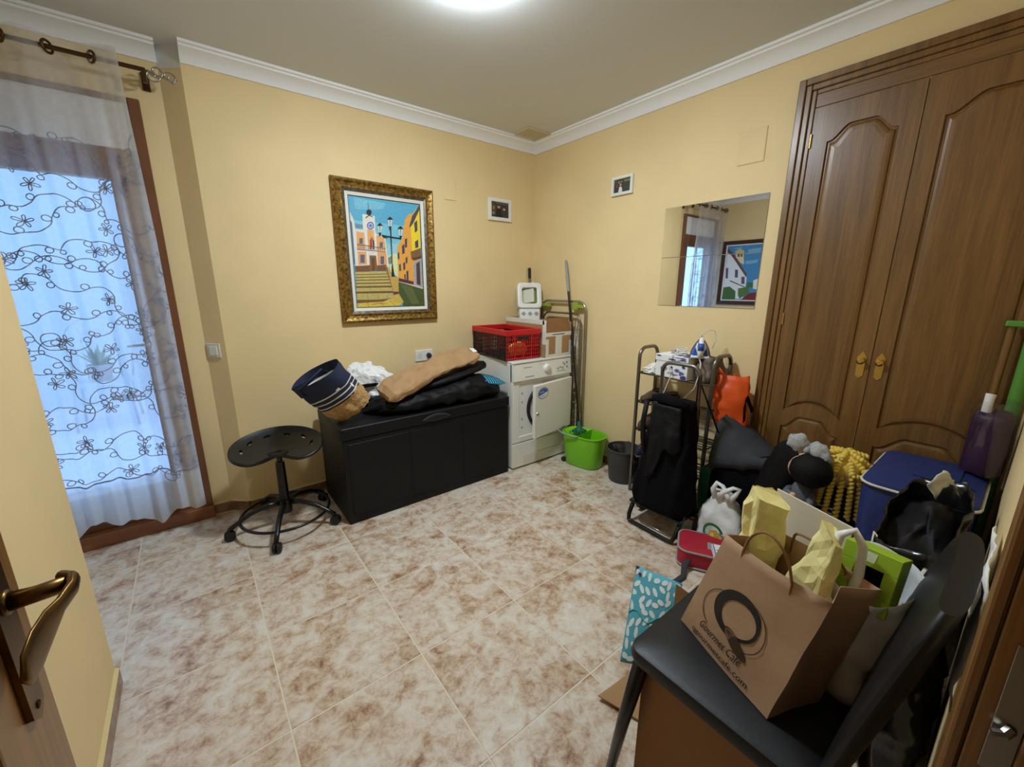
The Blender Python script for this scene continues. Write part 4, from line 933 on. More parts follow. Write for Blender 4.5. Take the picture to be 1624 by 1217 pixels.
# white plastic bag
rings = []
for i in range(25):
    u = i/24; k = (1-abs(2*u-1)**3)**0.5; hh = (0.27+0.07*sin(u*2.6+0.3)-0.13*u)*max(0.2, k)
    rings.append([Vector((0.69+0.43*u, 2.655+0.10*max(0.2, k)*math.copysign(abs(cos(t))**0.8, cos(t)), ZC+0.001+hh*(0.5+0.5*math.copysign(abs(sin(t))**0.8, sin(t))))) for t in [2*pi*q/40 for q in range(40)]])
g = G(); g.loft(rings); g.noise(0.045, 8, 3, keep=lambda c: c.z < ZC+0.02); g.noise(0.016, 26, 5, keep=lambda c: c.z < ZC+0.02)
wbg = thing('plastic_bag', 'crumpled white plastic bag between the straw bag and the wall', 'bag', (0, 0, 0)); g.build('bag_body', 'bag_white', wbg, smooth=False)
# straw and navy beach bag, leaning over
bb = thing('beach_bag', 'straw beach bag with navy and white striped top leaning on the chest', 'bag', (0, 0, 0))
b0, b1 = Vector((0.700, 2.415, 0.672)), Vector((0.510, 2.405, 0.900)); ax = (b1-b0)
def bbr(u, off=0.0):
    a = 0.118+0.022*u+off; b = (0.078+0.030*u)+off
    c = b0+ax*u + Vector((0, 0, -0.012*sin(u*3)))
    return axring(c, ax+Vector((0.05*u, 0, 0)), (0.45, 0.75, 0.2), a, b, 40, 2.6)
def bbpart(name, us, off, m, cap=(False, False), nz=0.012):
    g = G(); g.loft([bbr(u, off) for u in us], cap); g.noise(nz, 11, 4); return g.build(name, m, bb, smooth=True)
g = G(); g.loft([[p*(0.25+0.75*k)+b0*(0.75*(1-k)) for p in bbr(0)] for k in (0, 0.6, 1)] + [bbr(u) for u in (0.03, 0.1, 0.2, 0.3, 0.4, 0.46)], (True, False)); g.sub(1); g.noise(0.018, 11, 4, keep=lambda c: (c-b0).dot(ax)/ax.length_squared > 0.40); g.noise(0.012, 30, 4, keep=lambda c: (c-b0).dot(ax)/ax.length_squared > 0.40)
for v in g.bm.verts: v.co.z = max(v.co.z, ZC+0.001)
g.build('straw_body', 'straw', bb, smooth=True)
bbpart('navy_band', [0.42+0.05*i for i in range(13)] , 0.001, 'navy', nz=0.010)
for u in (0.46, 0.56, 0.66): bbpart('stripe', [u, u+0.012, u+0.024], 0.0035, 'stripe_white', nz=0.010)
bbpart('inner_band', [1.018, 0.95, 0.84], -0.006, 'navy')
bbpart('lining', [0.84, 0.7, 0.5, 0.2], -0.007, 'tissue_white', (False, True))
g = G(); hp_ = [bbr(0.86, 0.004)[k] for k in (33, 36)]; c_ = b0+ax*1.15
g.tube([hp_[0], bbr(1.0, 0.004)[33], c_+Vector((0.05, -0.03, 0.0)), c_+Vector((0.085, -0.01, -0.02)), bbr(1.0, 0.004)[38], bbr(0.8, 0.004)[38]], 0.007, 8); g.build('handle', 'navy', bb, smooth=True)

# ------------------------------------------------------------------ tumble dryer
dr = thing('tumble_dryer', 'white tumble dryer with its door ajar in the corner', 'dryer', (2.0925, 2.56, 0))
W2, YF_ = 0.2975, -0.283                       # half width, front plane (local)
g = G(); g.box((-W2, YF_+0.012, 0.012), (W2, 0.268, 0.83), 0.006)
for sx in (-0.25, 0.25):
    for sy in (-0.22, 0.22): g.cyl((sx, sy, 0), (sx, sy, 0.014), 0.018, seg=12)
g.build('cabinet', 'white_enamel', dr)
G().box((-W2-0.001, YF_-0.004, 0.828), (W2+0.001, 0.27, 0.845), 0.005).build('top', 'white_enamel', dr)
g = G(); pr = [(YF_+0.012, 0.695), (YF_-0.012, 0.70), (YF_-0.010, 0.72), (YF_+0.002, 0.826), (YF_+0.03, 0.827), (YF_+0.03, 0.695)]
g.prism(pr, 2*W2, lambda u, v, w_: Vector((-W2+w_, u, v))); cp = g.build('control_panel', 'white_enamel', dr)
def cpf(x, z): # point on the sloped panel front
    k = (z-0.72)/(0.826-0.72); return Vector((x, YF_-0.010+0.012*k-0.0008, z))
c = cpf(0.03, 0.768); g = G(); g.tube([c+V((0, 0.004, 0)), c+V((0, -0.008, -0.001)), c+V((0, -0.022, -0.002)), c+V((0, -0.024, -0.002))], [0.036, 0.033, 0.025, 0.02], 24); g.build('knob', 'white_plastic', cp, smooth='auto')
for x, z in ((0.15, 0.752), (0.175, 0.760), (0.20, 0.752), (0.225, 0.775), (0.25, 0.756), (0.21, 0.79), (0.25, 0.79)):
    c = cpf(x, z); g = G(); g.tube([c+V((0, 0.002, 0)), c+V((0, -0.003, 0))], 0.007, 10); g.build('button', 'grey_plastic', cp, smooth='auto')
def tline(name, x0, x1, z, h): 
    a, b = cpf(x0, z), cpf(x1, z); g = G(); dz = V((0, 0.0, h)); g.loft([[a, b, b+dz, a+dz], [p+V((0, -0.0006, 0)) for p in (a, b, b+dz, a+dz)]]); return g.build(name, 'grey_plastic', cp)
tline('print_line', -0.20, -0.12, 0.792, 0.004); tline('print_line', -0.19, -0.10, 0.722, 0.005); tline('print_line', 0.14, 0.23, 0.728, 0.004)
for k in range(5): tline('print_line', -0.04+0.02*k, -0.03+0.02*k, 0.805-0.002*k, 0.003)
# front: frame round the drum opening, lower plinth
g = G(); y0, y1 = YF_, YF_+0.014
g.box((-W2, y0, 0.215), (-0.235, y1, 0.695), 0.003, 1); g.box((0.285, y0, 0.215), (W2, y1, 0.695), 0.003, 1); g.box((-0.235, y0, 0.675), (0.285, y1, 0.695), 0.002, 1); g.box((-0.235, y0, 0.215), (0.285, y1, 0.26), 0.003, 1)
g.build('front_frame', 'white_enamel', dr)
G().box((-0.235, y1-0.006, 0.26), (0.285, y1, 0.675)).build('drum_surround', 'white_plastic', dr)
g = G(); g.tube(arc((0.03, y1-0.010, 0.465), 0.175, 0, 2*pi, 40, (1, 0, 0), (0, 0, 1))[:-1], 0.014, 10, True); g.build('drum_seal', 'dark_plastic', dr, smooth=True)
for x, z in ((-0.205, 0.60), (-0.205, 0.53), (-0.205, 0.33), (-0.205, 0.40)):
    g = G(); g.tube([(x, y1-0.0062, z), (x, y1-0.010, z)], 0.006, 10); g.build('screw', 'grey_plastic', dr)
g = G(); g.box((-W2, y0, 0.012), (W2, y1, 0.205), 0.004, 1); g.build('plinth', 'white_enamel', dr)
g = G(); g.box((-W2+0.10, y0-0.003, 0.014), (W2-0.01, y0, 0.10), 0.0025, 1); g.build('plinth_flap', 'cream_plastic', dr)
# door, hinged on the right, standing ajar
DW = 0.465; th = radians(9)
dd = G(); dd.box((-DW, -0.028, 0), (0, 0, 0.415), 0.006, 2)
dob = dd.build('door', 'white_enamel', dr, loc=(0.288, YF_-0.001, 0.255), rot=(0, 0, th))
g = G(); g.tube(arc((-0.2, 0.002, 0.21), 0.15, 0, 2*pi, 36, (1, 0, 0), (0, 0, 1))[:-1], 0.012, 8, True); g.build('door_gasket', 'grey_plastic', dob, smooth=True)
def dpf(u, v, h): return Vector((u, -0.0282-h, v))
flat_print('sticker', [((70, 110, 176), ell(-0.372, 0.345, 0.064, 0.044, 28)), ((238, 240, 246), ell(-0.372, 0.345, 0.058, 0.039, 28)), ((62, 104, 176), [(-0.372+0.056*cos(a), 0.345+0.037*sin(a)) for a in [radians(10+7.5*k) for k in range(27)]]), ((200, 214, 232), rc(-0.41, 0.352, -0.365, 0.358)), ((190, 200, 216), rc(-0.40, 0.325, -0.35, 0.329)), ((190, 200, 216), rc(-0.395, 0.316, -0.355, 0.320))], lambda u, v, h: dpf(u, v, 0.0004+h), dob)
g = G(); g.tube([dpf(-0.435, 0.195, 0), dpf(-0.435, 0.195, 0.004), dpf(-0.435, 0.195, 0.005)], [0.015, 0.013, 0.009], 18); g.build('latch', 'chrome', dob, smooth='auto')

ZD = 0.8455
# ------------------------------------------------------------------ folding crate (red and black) on the dryer
cr = thing('folding_crate', 'red and black folding plastic crate on the tumble dryer', 'crate', (1.945, 2.565, ZD), radians(-3))
cw, cl, chh = 0.155, 0.235, 0.225            # half width (x), half length (y), height
def slatted(a, b, z0, z1, nx, nz, m, open_slot=None):
    """grid wall between plan points a,b made of bars"""
    a, b = Vector((a[0], a[1], 0)), Vector((b[0], b[1], 0)); t = (b-a).normalized(); n_ = Vector((-t.y, t.x, 0))*0.004; L = (b-a).length; g = G()
    def bar(s0, s1, za, zb):
        p, q = a+t*s0, a+t*s1; r0 = [p-n_, q-n_, q+n_, p+n_]; g.loft([[v+V((0, 0, za)) for v in r0], [v+V((0, 0, zb)) for v in r0]])
    for i in range(nx+1):
        s = L*i/nx; hw = 0.0045 if i % 4 == 0 else 0.0016
        bar(max(0, s-hw), min(L, s+hw), z0, z1)
    for j in range(nz+1):
        z = z0+(z1-z0)*j/nz; hw = 0.0045 if j % 3 == 0 else 0.0016
        bar(0, L, z-hw, z+hw)
    if open_slot: pass
    return g.build('side_wall', m, cr)
slatted((-cw, -cl), (cw, -cl), 0.012, 0.185, 16, 6, 'red_plastic'); slatted((cw, cl), (-cw, cl), 0.012, 0.185, 16, 6, 'red_plastic')
slatted((-cw, cl), (-cw, -cl), 0.012, 0.185, 20, 6, 'dark_plastic'); slatted((cw, -cl), (cw, cl), 0.012, 0.185, 20, 6, 'dark_plastic')
G().box((-cw, -cl, 0.0), (cw, cl, 0.010), 0.003, 1).build('base', 'dark_plastic', cr)
for sx in (-1, 1):
    for sy in (-1, 1): G().box((min(sx*cw, sx*(cw-0.014)), min(sy*cl, sy*(cl-0.014)), 0.0), (max(sx*cw, sx*(cw-0.014)), max(sy*cl, sy*(cl-0.014)), 0.19), 0.002, 1).move(Matrix.Translation((sx*0.003, sy*0.003, 0))).build('corner_post', 'dark_plastic', cr)
g = G(); o_ = 0.008
for a, b in (((-cw-o_, -cl-o_), (cw+o_, -cl+0.008)), ((-cw-o_, cl-0.008), (cw+o_, cl+o_)), ((-cw-o_, -cl+0.008), (-cw+0.008, cl-0.008)), ((cw-0.008, -cl+0.008), (cw+o_, cl-0.008))): g.box((a[0], a[1], 0.185), (b[0], b[1], chh), 0.004, 2)
g.build('rim', 'red_plastic', cr)
g = G(); g.box((-0.055, -cl-0.0045, 0.150), (0.055, -cl+0.0045, 0.178), 0.004, 2); g.build('hand_slot', 'dark_plastic', cr)
yb = thing('net_bag', 'yellow net bag lying inside the red crate', 'net bag', (1.955, 2.42, ZD+0.0105))
G().ball((0, 0, 0.055), 0.055, (1.5, 1.0, 1.0)).noise(0.012, 20, 1).build('contents', 'foam_yellow', yb, smooth=True)

# ------------------------------------------------------------------ open cardboard box with a swing bin in it
bx = thing('cardboard_box', 'open cardboard box with white tape on the tumble dryer', 'box', (2.252, 2.53, ZD), radians(0))
a_, b_, h_ = 0.136, 0.25, 0.285
def panel(lo, hi, name, m, p=None): return G().box(lo, hi, 0.001, 1).build(name, m, p or bx)
fp = panel((-a_, -b_, 0), (a_, -b_+0.005, h_-0.10), 'front_panel', 'cardboard')
panel((-a_, b_-0.005, 0), (a_, b_, h_), 'back_panel', 'cardboard'); panel((-a_, -b_, 0), (-a_+0.005, b_, h_), 'side_panel', 'cardboard'); panel((a_-0.005, -b_, 0), (a_, b_, h_-0.02), 'side_panel', 'cardboard'); panel((-a_, -b_, 0), (a_, b_, 0.004), 'bottom', 'cardboard_dark')
g = G(); q = [V((-a_, -b_, h_-0.10)), V((a_, -b_, h_-0.10)), V((a_-0.012, -b_+0.03, h_+0.005)), V((-a_+0.004, -b_+0.02, h_+0.012))]
g.loft([q, [p+V((0, 0.004, 0)) for p in q]]); g.build('front_flap', 'cardboard_dark', bx)
for lo, hi in (((-a_-0.001, -b_-0.0015, h_-0.125), (a_+0.001, -b_+0.001, h_-0.095)), ((-a_-0.001, -b_-0.0015, 0.0), (a_+0.001, -b_+0.001, 0.022)), ((-0.035, -b_-0.002, 0.0), (0.035, -b_, h_-0.11)), ((-a_-0.001, -b_-0.0015, 0.02), (-a_+0.03, -b_+0.0005, 0.14)), ((a_-0.02, -b_-0.0015, 0.02), (a_+0.001, -b_+0.0005, 0.12)), ((-a_-0.0015, -b_+0.02, h_-0.035), (-a_+0.006, b_, h_+0.001)), ((-a_-0.0015, -b_-0.001, 0.1), (-a_+0.001, -b_+0.04, h_))): panel(lo, hi, 'tape', 'tape_white')
G().box((-0.07, -b_-0.0022, h_-0.113), (0.06, -b_-0.0015, h_-0.107)).build('tape_print', 'dark_plastic', bx)
bn = thing('swing_bin', 'white swing-lid bin with grey diamond band sticking out of the box', 'bin', (2.27, 2.645, ZD+0.005), radians(-20))
bn.rotation_euler = (radians(-16), 0, radians(-32))
def rrect(hw, hd, r, z, n=6, ox=0, oy=0):
    out = []
    for cx, cy, a0 in ((hw-r, hd-r, 0), (-hw+r, hd-r, pi/2), (-hw+r, -hd+r, pi), (hw-r, -hd+r, 1.5*pi)):
        for i in range(n+1): a = a0+pi/2*i/n; out.append(Vector((ox+cx+r*cos(a), oy+cy+r*sin(a), z)))
    return out
g = G(); g.loft([rrect(0.075, 0.055, 0.02, 0.04), rrect(0.092, 0.066, 0.02, 0.34)]); g.build('body', 'white_plastic', bn, smooth='auto')
for k in range(3):
    c = V((-0.055+0.055*k, -0.0655, 0.30)); g = G(); g.prism([(0, -0.02), (0.02, 0), (0, 0.02), (-0.02, 0)], 0.002, lambda u, v, w_: c + Vector((u, -w_, v))); g.build('diamond', 'grey_plastic', bn)
# lid: tall housing with an opening facing front, flap inside
g = G()
ly = -0.075
def lr(s_, y): return [Vector((p.x, y, 0.455+p.y)) for p in rrect(0.105*s_, 0.112*s_, 0.03*s_, 0)]
g.loft([[Vector((p.x, 0.03, p.z)) for p in lr(0.94, 0)], lr(1.0, -0.03), lr(1.0, -0.062), lr(0.95, -0.075), lr(0.86, -0.078), lr(0.62, -0.072), lr(0.60, -0.05), lr(0.60, 0.0)], (True, False)); g.build('lid', 'white_plastic', bn, smooth='auto')
g = G(); g.box((-0.055, -0.006, -0.058), (0.058, 0.0, 0.058), 0.004, 2); g.build('flap', 'cream_plastic', bn, loc=(-0.012, -0.045, 0.455), rot=(0, 0, radians(-35)))
G().box((-0.05, -0.030, 0.400), (0.055, -0.026, 0.51)).build('inner_back', 'lime_card', bn)  # lime green back panel behind the flap

# ------------------------------------------------------------------ broom, drying rack, mop
br = thing('broom', 'grey broom handle with black tip leaning in the corner behind the dryer', 'broom', (2.447, 2.815, 0.0))
G().tube([(-0.008, -0.02, 0.06), (-0.030, 0.018, 1.46)], 0.011, 10).build('handle', 'steel', br, smooth='auto')
G().tube([(-0.030, 0.018, 1.45), (-0.0315, 0.0195, 1.535), (-0.032, 0.02, 1.54)], [0.0125, 0.0125, 0.008], 10).build('grip', 'dark_plastic', br, smooth='auto')
g = G(); g.box((-0.03, -0.12, 0.0), (0.015, 0.01, 0.07), 0.006); g.build('brush', 'dark_plastic', br)
ra = thing('drying_rack', 'folded metal drying rack leaning on the wall behind the mop', 'drying rack', (2.445, 2.43, 0.0))
y0, y1 = -0.245, 0.255
def uframe(x, zt, ya, yb, r=0.07): 
    return [(x+0.012, ya, 0.012), (x, ya, zt-r)] + arc((x, ya+r, zt-r), r, pi, pi/2, 6, (0, 1, 0), (0, 0, 1)) + arc((x, yb-r, zt-r), r, pi/2, 0, 6, (0, 1, 0), (0, 0, 1)) + [(x, yb, zt-r), (x+0.012, yb, 0.012)]
G().tube(uframe(-0.004, 1.265, y0, y1), 0.0095, 8).build('frame', 'silver', ra, smooth=True)
G().tube(uframe(-0.020, 1.17, y0+0.035, y1-0.035), 0.008, 8).build('inner_frame', 'steel', ra, smooth=True)
for k in range(12):
    z = 0.20+0.08*k; G().tube([(-0.012, y0+0.035, z), (-0.012, y1-0.035, z)], 0.003, 6).build('bar', 'silver', ra, smooth=True)
for k in range(5):
    y = y0+0.05+k*0.03; G().tube([(-0.030, y, 0.12), (-0.030, y, 1.12)], 0.005, 6).build('wing_bar', 'steel', ra, smooth=True)
for s_, z in ((1, 1.235), (-1, 1.235)):
    G().box((-0.024, (y1-0.10 if s_ > 0 else y0+0.01), z-0.02), (0.008, (y1-0.01 if s_ > 0 else y0+0.10), z+0.005), 0.004).build('green_joint', 'olive_plastic', ra)
G().box((-0.022, y0+0.07, 1.20), (0.004, y0+0.13, 1.26), 0.004).build('green_joint', 'olive_plastic', ra)
# mop bucket
mb = thing('mop_bucket', 'lime green mop bucket with wringer beside the dryer', 'bucket', (2.325, 2.035, 0.0), radians(8))
def oval(a, b, z, n=40, p=2.8): return ring(0, 0, z, a, b, n, p)
g = G(); g.loft([oval(0.092, 0.145, 0.004), oval(0.097, 0.150, 0.012), oval(0.112, 0.172, 0.245), oval(0.118, 0.178, 0.25), oval(0.119, 0.179, 0.258), oval(0.112, 0.172, 0.260), oval(0.108, 0.168, 0.250), oval(0.094, 0.146, 0.015)], (True, True)); g.build('tub', 'lime', mb, smooth='auto')
g = G(); half = [p for p in oval(0.106, 0.166, 0.262)]
top = [Vector((p.x, max(p.y, 0.0), 0.262)) for p in half]; low = [Vector((p.x*0.9, max(p.y*0.9, 0.02), 0.150)) for p in half]; mid = [Vector((p.x*0.62, max(p.y*0.66, 0.03), 0.225)) for p in half]
g.loft([low, [p+V((0, 0, -0.004)) for p in top], top, mid], (True, True)); wr = g.build('wringer', 'lime', mb, smooth='auto')
for k in range(9):
    a = 2*pi*k/9; g = G(); g.tube([(0.055*cos(a), 0.085+0.042*sin(a), 0.2445), (0.055*cos(a), 0.085+0.042*sin(a), 0.2475)], 0.0065, 8); g.build('drain_hole', 'dark_green', wr)
g = G(); g.tube([(-0.12, -0.02, 0.262), (-0.133, 0.02, 0.258), (-0.138, 0.10, 0.262), (-0.11, 0.18, 0.268), (0.0, 0.198, 0.268)], 0.007, 8); g.build('handle', 'grey_plastic', mb, smooth=True)
for sx in (-0.075, 0.075): G().tube([(sx-0.008, 0.140, 0.02), (sx+0.008, 0.140, 0.02)], 0.02, 14).build('wheel', 'dark_plastic', mb)
mp = thing('mop', 'mop with dark handle and grey grip standing in the green bucket', 'mop', (2.325, 2.09, 0.262))
m0 = Vector((0, 0, 0)); m1 = Vector((0.125, 0.335, 1.325))
G().tube([m0+(m1)*0.02, m1*0.82], 0.0095, 10).build('handle', 'black_metal', mp, smooth='auto')
G().tube([m1*0.815, m1*0.90, m1*0.99, m1], [0.0115, 0.0125, 0.011, 0.006], 10).build('grip', 'grey_plastic', mp, smooth='auto')
g = G(); g.tube([m1*0.055, m1*0.03, m1*0.002, (0, 0, -0.008)], [0.012, 0.016, 0.035, 0.045], 14); g.build('socket', 'dark_green', mp, smooth=True)
for k in range(12):
    a = 2*pi*k/12; g = G(); g.tube([(0.02*cos(a), 0.02*sin(a), 0.01), (0.045*cos(a), 0.045*sin(a), 0.004), (0.06*cos(a), 0.055*sin(a), -0.008)], 0.006, 6); g.build('strand', 'dark_green', mp, smooth=True)
# dark waste bin with slippers
gbn = thing('waste_bin', 'dark grey round plastic bin holding slippers beside the shoe rack', 'bin', (2.345, 1.675, 0))
G().lathe([(0.092, 0.002), (0.096, 0.01), (0.118, 0.235), (0.124, 0.24), (0.124, 0.25), (0.116, 0.25), (0.113, 0.235), (0.092, 0.012)], seg=32).build('bin_body', 'grey_bin', gbn, smooth='auto')
def slipper(name, lab, loc, rot, L=0.26, m='dark_shoe', ms='black_rubber', hgt=0.06, cat='shoe', group=None, open_=0.45):
    t = thing(name, lab, cat, loc, 0, group); t.rotation_euler = rot
    def out(u): # half width along the length
        return 0.030+0.016*sin(pi*min(1, u*1.1))+0.006*sin(u*6)
    g = G(); R = []
    for i in range(15):
        u = i/14; e = (1-abs(2*u-1)**6)**0.5; w_ = max(0.003, out(u)*e)
        R.append([Vector((w_*cos(a), L*(u-0.5), 0.009+0.009*math.copysign(abs(sin(a))**0.5, sin(a)))) for a in [2*pi*k/14 for k in range(14)]])
    g.loft(R); g.build('sole', ms, t, smooth='auto')
    g = G(); R = []
    for i in range(13):
        u = i/12; h = hgt*(0.55+0.45*sin(pi*(0.15+0.75*u))) if u < open_ else hgt*(1-0.35*((u-open_)/(1-open_))) ; e = (1-abs(2*u-1)**8)**0.5; w_ = max(0.003, out(u)*e*0.97)
        R.append([Vector((w_*cos(a), L*0.985*(u-0.5), 0.018+h*e*sin(a)**0.8)) for a in [pi*k/12 for k in range(13)]])
    g.loft(R, (False, False), False); g.noise(0.006, 25, loc[0]*9); g.build('upper', m, t, smooth=True, solid=0.004)
    g = G(); g.tube([Vector((0.026*cos(a), L*(-0.22)+0.05*sin(a), 0.018+hgt*0.93)) for a in [2*pi*k/16 for k in range(16)]], 0.005, 6, True); g.build('collar', ms, t, smooth=True)
    return t
slipper('slipper', 'dark slipper standing upright in the dark bin', (2.335, 1.70, 0.155), (radians(62), 0, radians(40)), 0.24)
slipper('slipper', 'dark slipper lying across the dark bin beside the other one', (2.365, 1.655, 0.18), (radians(40), radians(20), radians(-20)), 0.23)

# ------------------------------------------------------------------ shoe rack and what is on it
sr = thing('shoe_rack', 'grey metal tube shoe rack with looped ends against the wall', 'shoe rack', (2.355, 1.275, 0.0))
X0, X1 = -0.105, 0.095
def loop_end(y, sp=0.0):
    r = 0.06; zt = 1.0
    return [(X0-sp, y, 0.008), (X0, y, 0.3), (X0, y, zt-r)] + arc((X0+r, y, zt-r), r, pi, pi/2, 6, (1, 0, 0), (0, 0, 1)) + arc((X1-r, y, zt-r), r, pi/2, 0, 6, (1, 0, 0), (0, 0, 1)) + [(X1, y, zt-r), (X1, y, 0.008)]
for y in (0.26, -0.22): G().tube(loop_end(y), 0.0115, 10).build('end_loop', 'rack_tube', sr, smooth=True)
LV = (0.84, 0.645, 0.455, 0.27, 0.09)
for z in LV:
    sh = G(); 
    for x in (X0, X1): sh.tube([(x, 0.26, z), (x, -0.22, z)], 0.006, 8)
    s_ = sh.build('shelf', 'rack_tube', sr, smooth=True)
    for k in range(4):
        x = X0+0.04*(k+1); G().tube([(x, 0.26, z), (x, -0.22, z)], 0.0035, 6).build('wire', 'rack_tube', s_, smooth=True)
    g = G()
    for y in (0.26, -0.22): g.tube([(X0, y, z), (X1, y, z)], 0.005, 6)
    g.build('cross_bar', 'rack_tube', s_, smooth=True)
zz = 0.8475
# white crumpled tissue
g = G(); g.loft([ring(2.33, 1.475, zz+0.045*u, 0.085*(1-0.7*u*u), 0.048*(1-0.6*u*u), 24) for u in [i/6 for i in range(7)]]); g.sub(1); g.noise(0.030, 26, 2, keep=lambda c: c.z < zz+0.004); g.noise(0.012, 60, 2, keep=lambda c: c.z < zz+0.004)
ts = thing('tissue', 'crumpled white tissue on the left end of the shoe rack', 'tissue', (0, 0, 0)); g.build('crumpled_paper', 'tissue_white', ts, smooth=False)
# floral box
fb = thing('floral_box', 'white box printed with blue flowers on top of the shoe rack', 'box', (2.335, 1.285, zz), radians(-4))
G().box((-0.105, -0.10, 0), (0.09, 0.115, 0.095), 0.002).build('carton', 'paper_white', fb)
G().box((-0.109, -0.104, 0.096), (0.094, 0.119, 0.135), 0.002).build('lid', 'paper_white', fb)
random.seed(3); pat = []
for k in range(22):
    u, v = random.uniform(0.05, 0.95), random.uniform(0.08, 0.92); c = random.choice([(70, 74, 130), (108, 100, 150), (150, 152, 180), (90, 96, 150), (130, 126, 170)]); r_ = random.uniform(0.035, 0.08)
    if k % 3 == 0:
        pat.append((c, ell(u, v, r_*1.5, r_*2.2, 14))); pat.append(((58, 62, 116), ell(u, v, r_*0.7, r_*1.0, 10)))
    elif k % 3 == 1: pat.append((c, [(u-r_*2, v), (u, v+r_*0.8), (u+r_*2, v+r_), (u, v-r_*0.3)]))
    else: pat.append((c, ell(u, v, r_*0.9, r_*1.5, 10)))
pat = [(c, [(min(0.99, max(0.01, a)), min(0.99, max(0.01, b))) for a, b in p]) for c, p in pat]
flat_print('flower_print', pat[:16], lambda u, v, h: Vector((-0.1052-h, 0.114-0.213*u, 0.002+0.09*v)), fb)
flat_print('flower_print', pat[12:], lambda u, v, h: Vector((-0.1092-h, 0.118-0.221*u, 0.098+0.035*v)), fb)
flat_print('flower_print', [(c, [(a, b) for a, b in p]) for c, p in pat], lambda u, v, h: Vector((-0.107+0.199*v, 0.118-0.221*u, 0.1352+h)), fb)
for ch_ in fb.children:
    if ch_.name.startswith('flower_print'): ch_['kind'] = 'stuff'
# brown patterned pouch at the right end
g = G(); g.loft([ring(2.345, 1.115, zz+0.001+0.135*u, 0.098*(1-0.25*u**3), 0.058*(1-0.3*u**3), 28, 3.0) for u in [i/8 for i in range(9)]]); g.noise(0.016, 18, 6, keep=lambda c: c.z < zz+0.006)
pc = thing('pouch', 'brown grey patterned pouch beside the floral box on the shoe rack', 'pouch', (0, 0, 0)); mat('pouch_cloth', (126, 108, 92), 0.8, rgb2=(88, 78, 72), scale=38, bump=0.3); g.build('pouch_body', 'pouch_cloth', pc, smooth=True)
# iron standing on its heel
ir = thing('clothes_iron', 'blue and white clothes iron standing upright on the shoe rack', 'iron', (2.315, 1.175, 0.984), radians(118))
# local: sole faces -y..., standing on heel; tip up
def iron_out(s_, n=10):
    pts = []
    for i in range(n+1):
        t = i/n; pts.append((0.055*(1-t)**0.55*s_ if t < 1 else 0, t))
    return pts
g = G(); R = []
for i in range(11):
    t = i/10; w_ = max(0.003, 0.052*(1-t**1.8)); d0, d1 = -0.002, 0.045*(1-0.45*t)
    R.append([Vector((-w_, d0, 0.115*t)), Vector((w_, d0, 0.115*t)), Vector((w_*0.75, d1, 0.115*t)), Vector((-w_*0.75, d1, 0.115*t))])
g.loft(R); g.build('body', 'blue_enamel', ir, smooth=False)
g = G(); R = [[Vector((-w_, -0.010, z)), Vector((w_, -0.010, z)), Vector((w_, -0.003, z)), Vector((-w_, -0.003, z))] for w_, z in [(max(0.003, 0.056*(1-(i/10)**1.8)), 0.120*i/10) for i in range(11)]]
g.loft(R); g.build('soleplate', 'silver', ir)
G().box((-0.05, -0.012, 0.0), (0.05, 0.075, 0.012), 0.006).build('heel', 'white_plastic', ir)
g = G(); g.tube([(0, 0.035, 0.012), (0, 0.075, 0.012), (0, 0.080, 0.05), (0, 0.066, 0.10), (0, 0.030, 0.108)], [0.015, 0.016, 0.015, 0.014, 0.012], 12); g.build('handle', 'white_plastic', ir, smooth=True)
g = G(); g.tube([(0, 0.080, 0.045), (0, 0.072, 0.085)], [0.0165, 0.0155], 12); g.build('grip', 'blue_enamel', ir, smooth=True)
for s_ in (-1, 1):
    g = G(); g.tube([(s_*0.006, 0.047, 0.02), (s_*0.022, 0.038, 0.06), (s_*0.018, 0.030, 0.085)], [0.008, 0.007, 0.003], 8); g.build('white_trim', 'white_plastic', ir, smooth=True)
cd = thing('iron_cord', 'white power cord of the iron hanging over the shoe rack front', 'cord', (2.315, 1.175, 0.985))
g = G()
g.tube([(-0.01, 0.0, 0.12), (0.02, -0.02, 0.155), (0.055, -0.045, 0.150), (0.060, -0.055, 0.10), (0.03, -0.05, 0.05)], 0.0028, 6)
g.tube([(-0.05, 0.06, 0.004), (-0.07, 0.10, 0.012), (-0.06, 0.15, 0.02), (-0.05, 0.12, 0.035), (-0.07, 0.10, 0.022), (-0.118, 0.13, -0.02), (-0.124, 0.10, -0.12), (-0.128, 0.13, -0.22), (-0.132, 0.17, -0.30)], 0.0032, 6)
g.tube([(-0.05, -0.02, 0.004), (-0.10, -0.06, -0.02), (-0.135, -0.075, -0.08), (-0.14, -0.06, -0.16), (-0.13, 0.0, -0.23), (-0.128, 0.02, -0.32)], 0.0032, 6)
for k in range(3): g.tube([(-0.03+0.014*cos(a)+0.004*k, 0.10+0.030*sin(a), 0.01+0.012*k+0.01*cos(a)) for a in [2*pi*i/14 for i in range(14)]], 0.003, 6, True)
g.build('cord_loops', 'cable_white', cd, smooth=True)
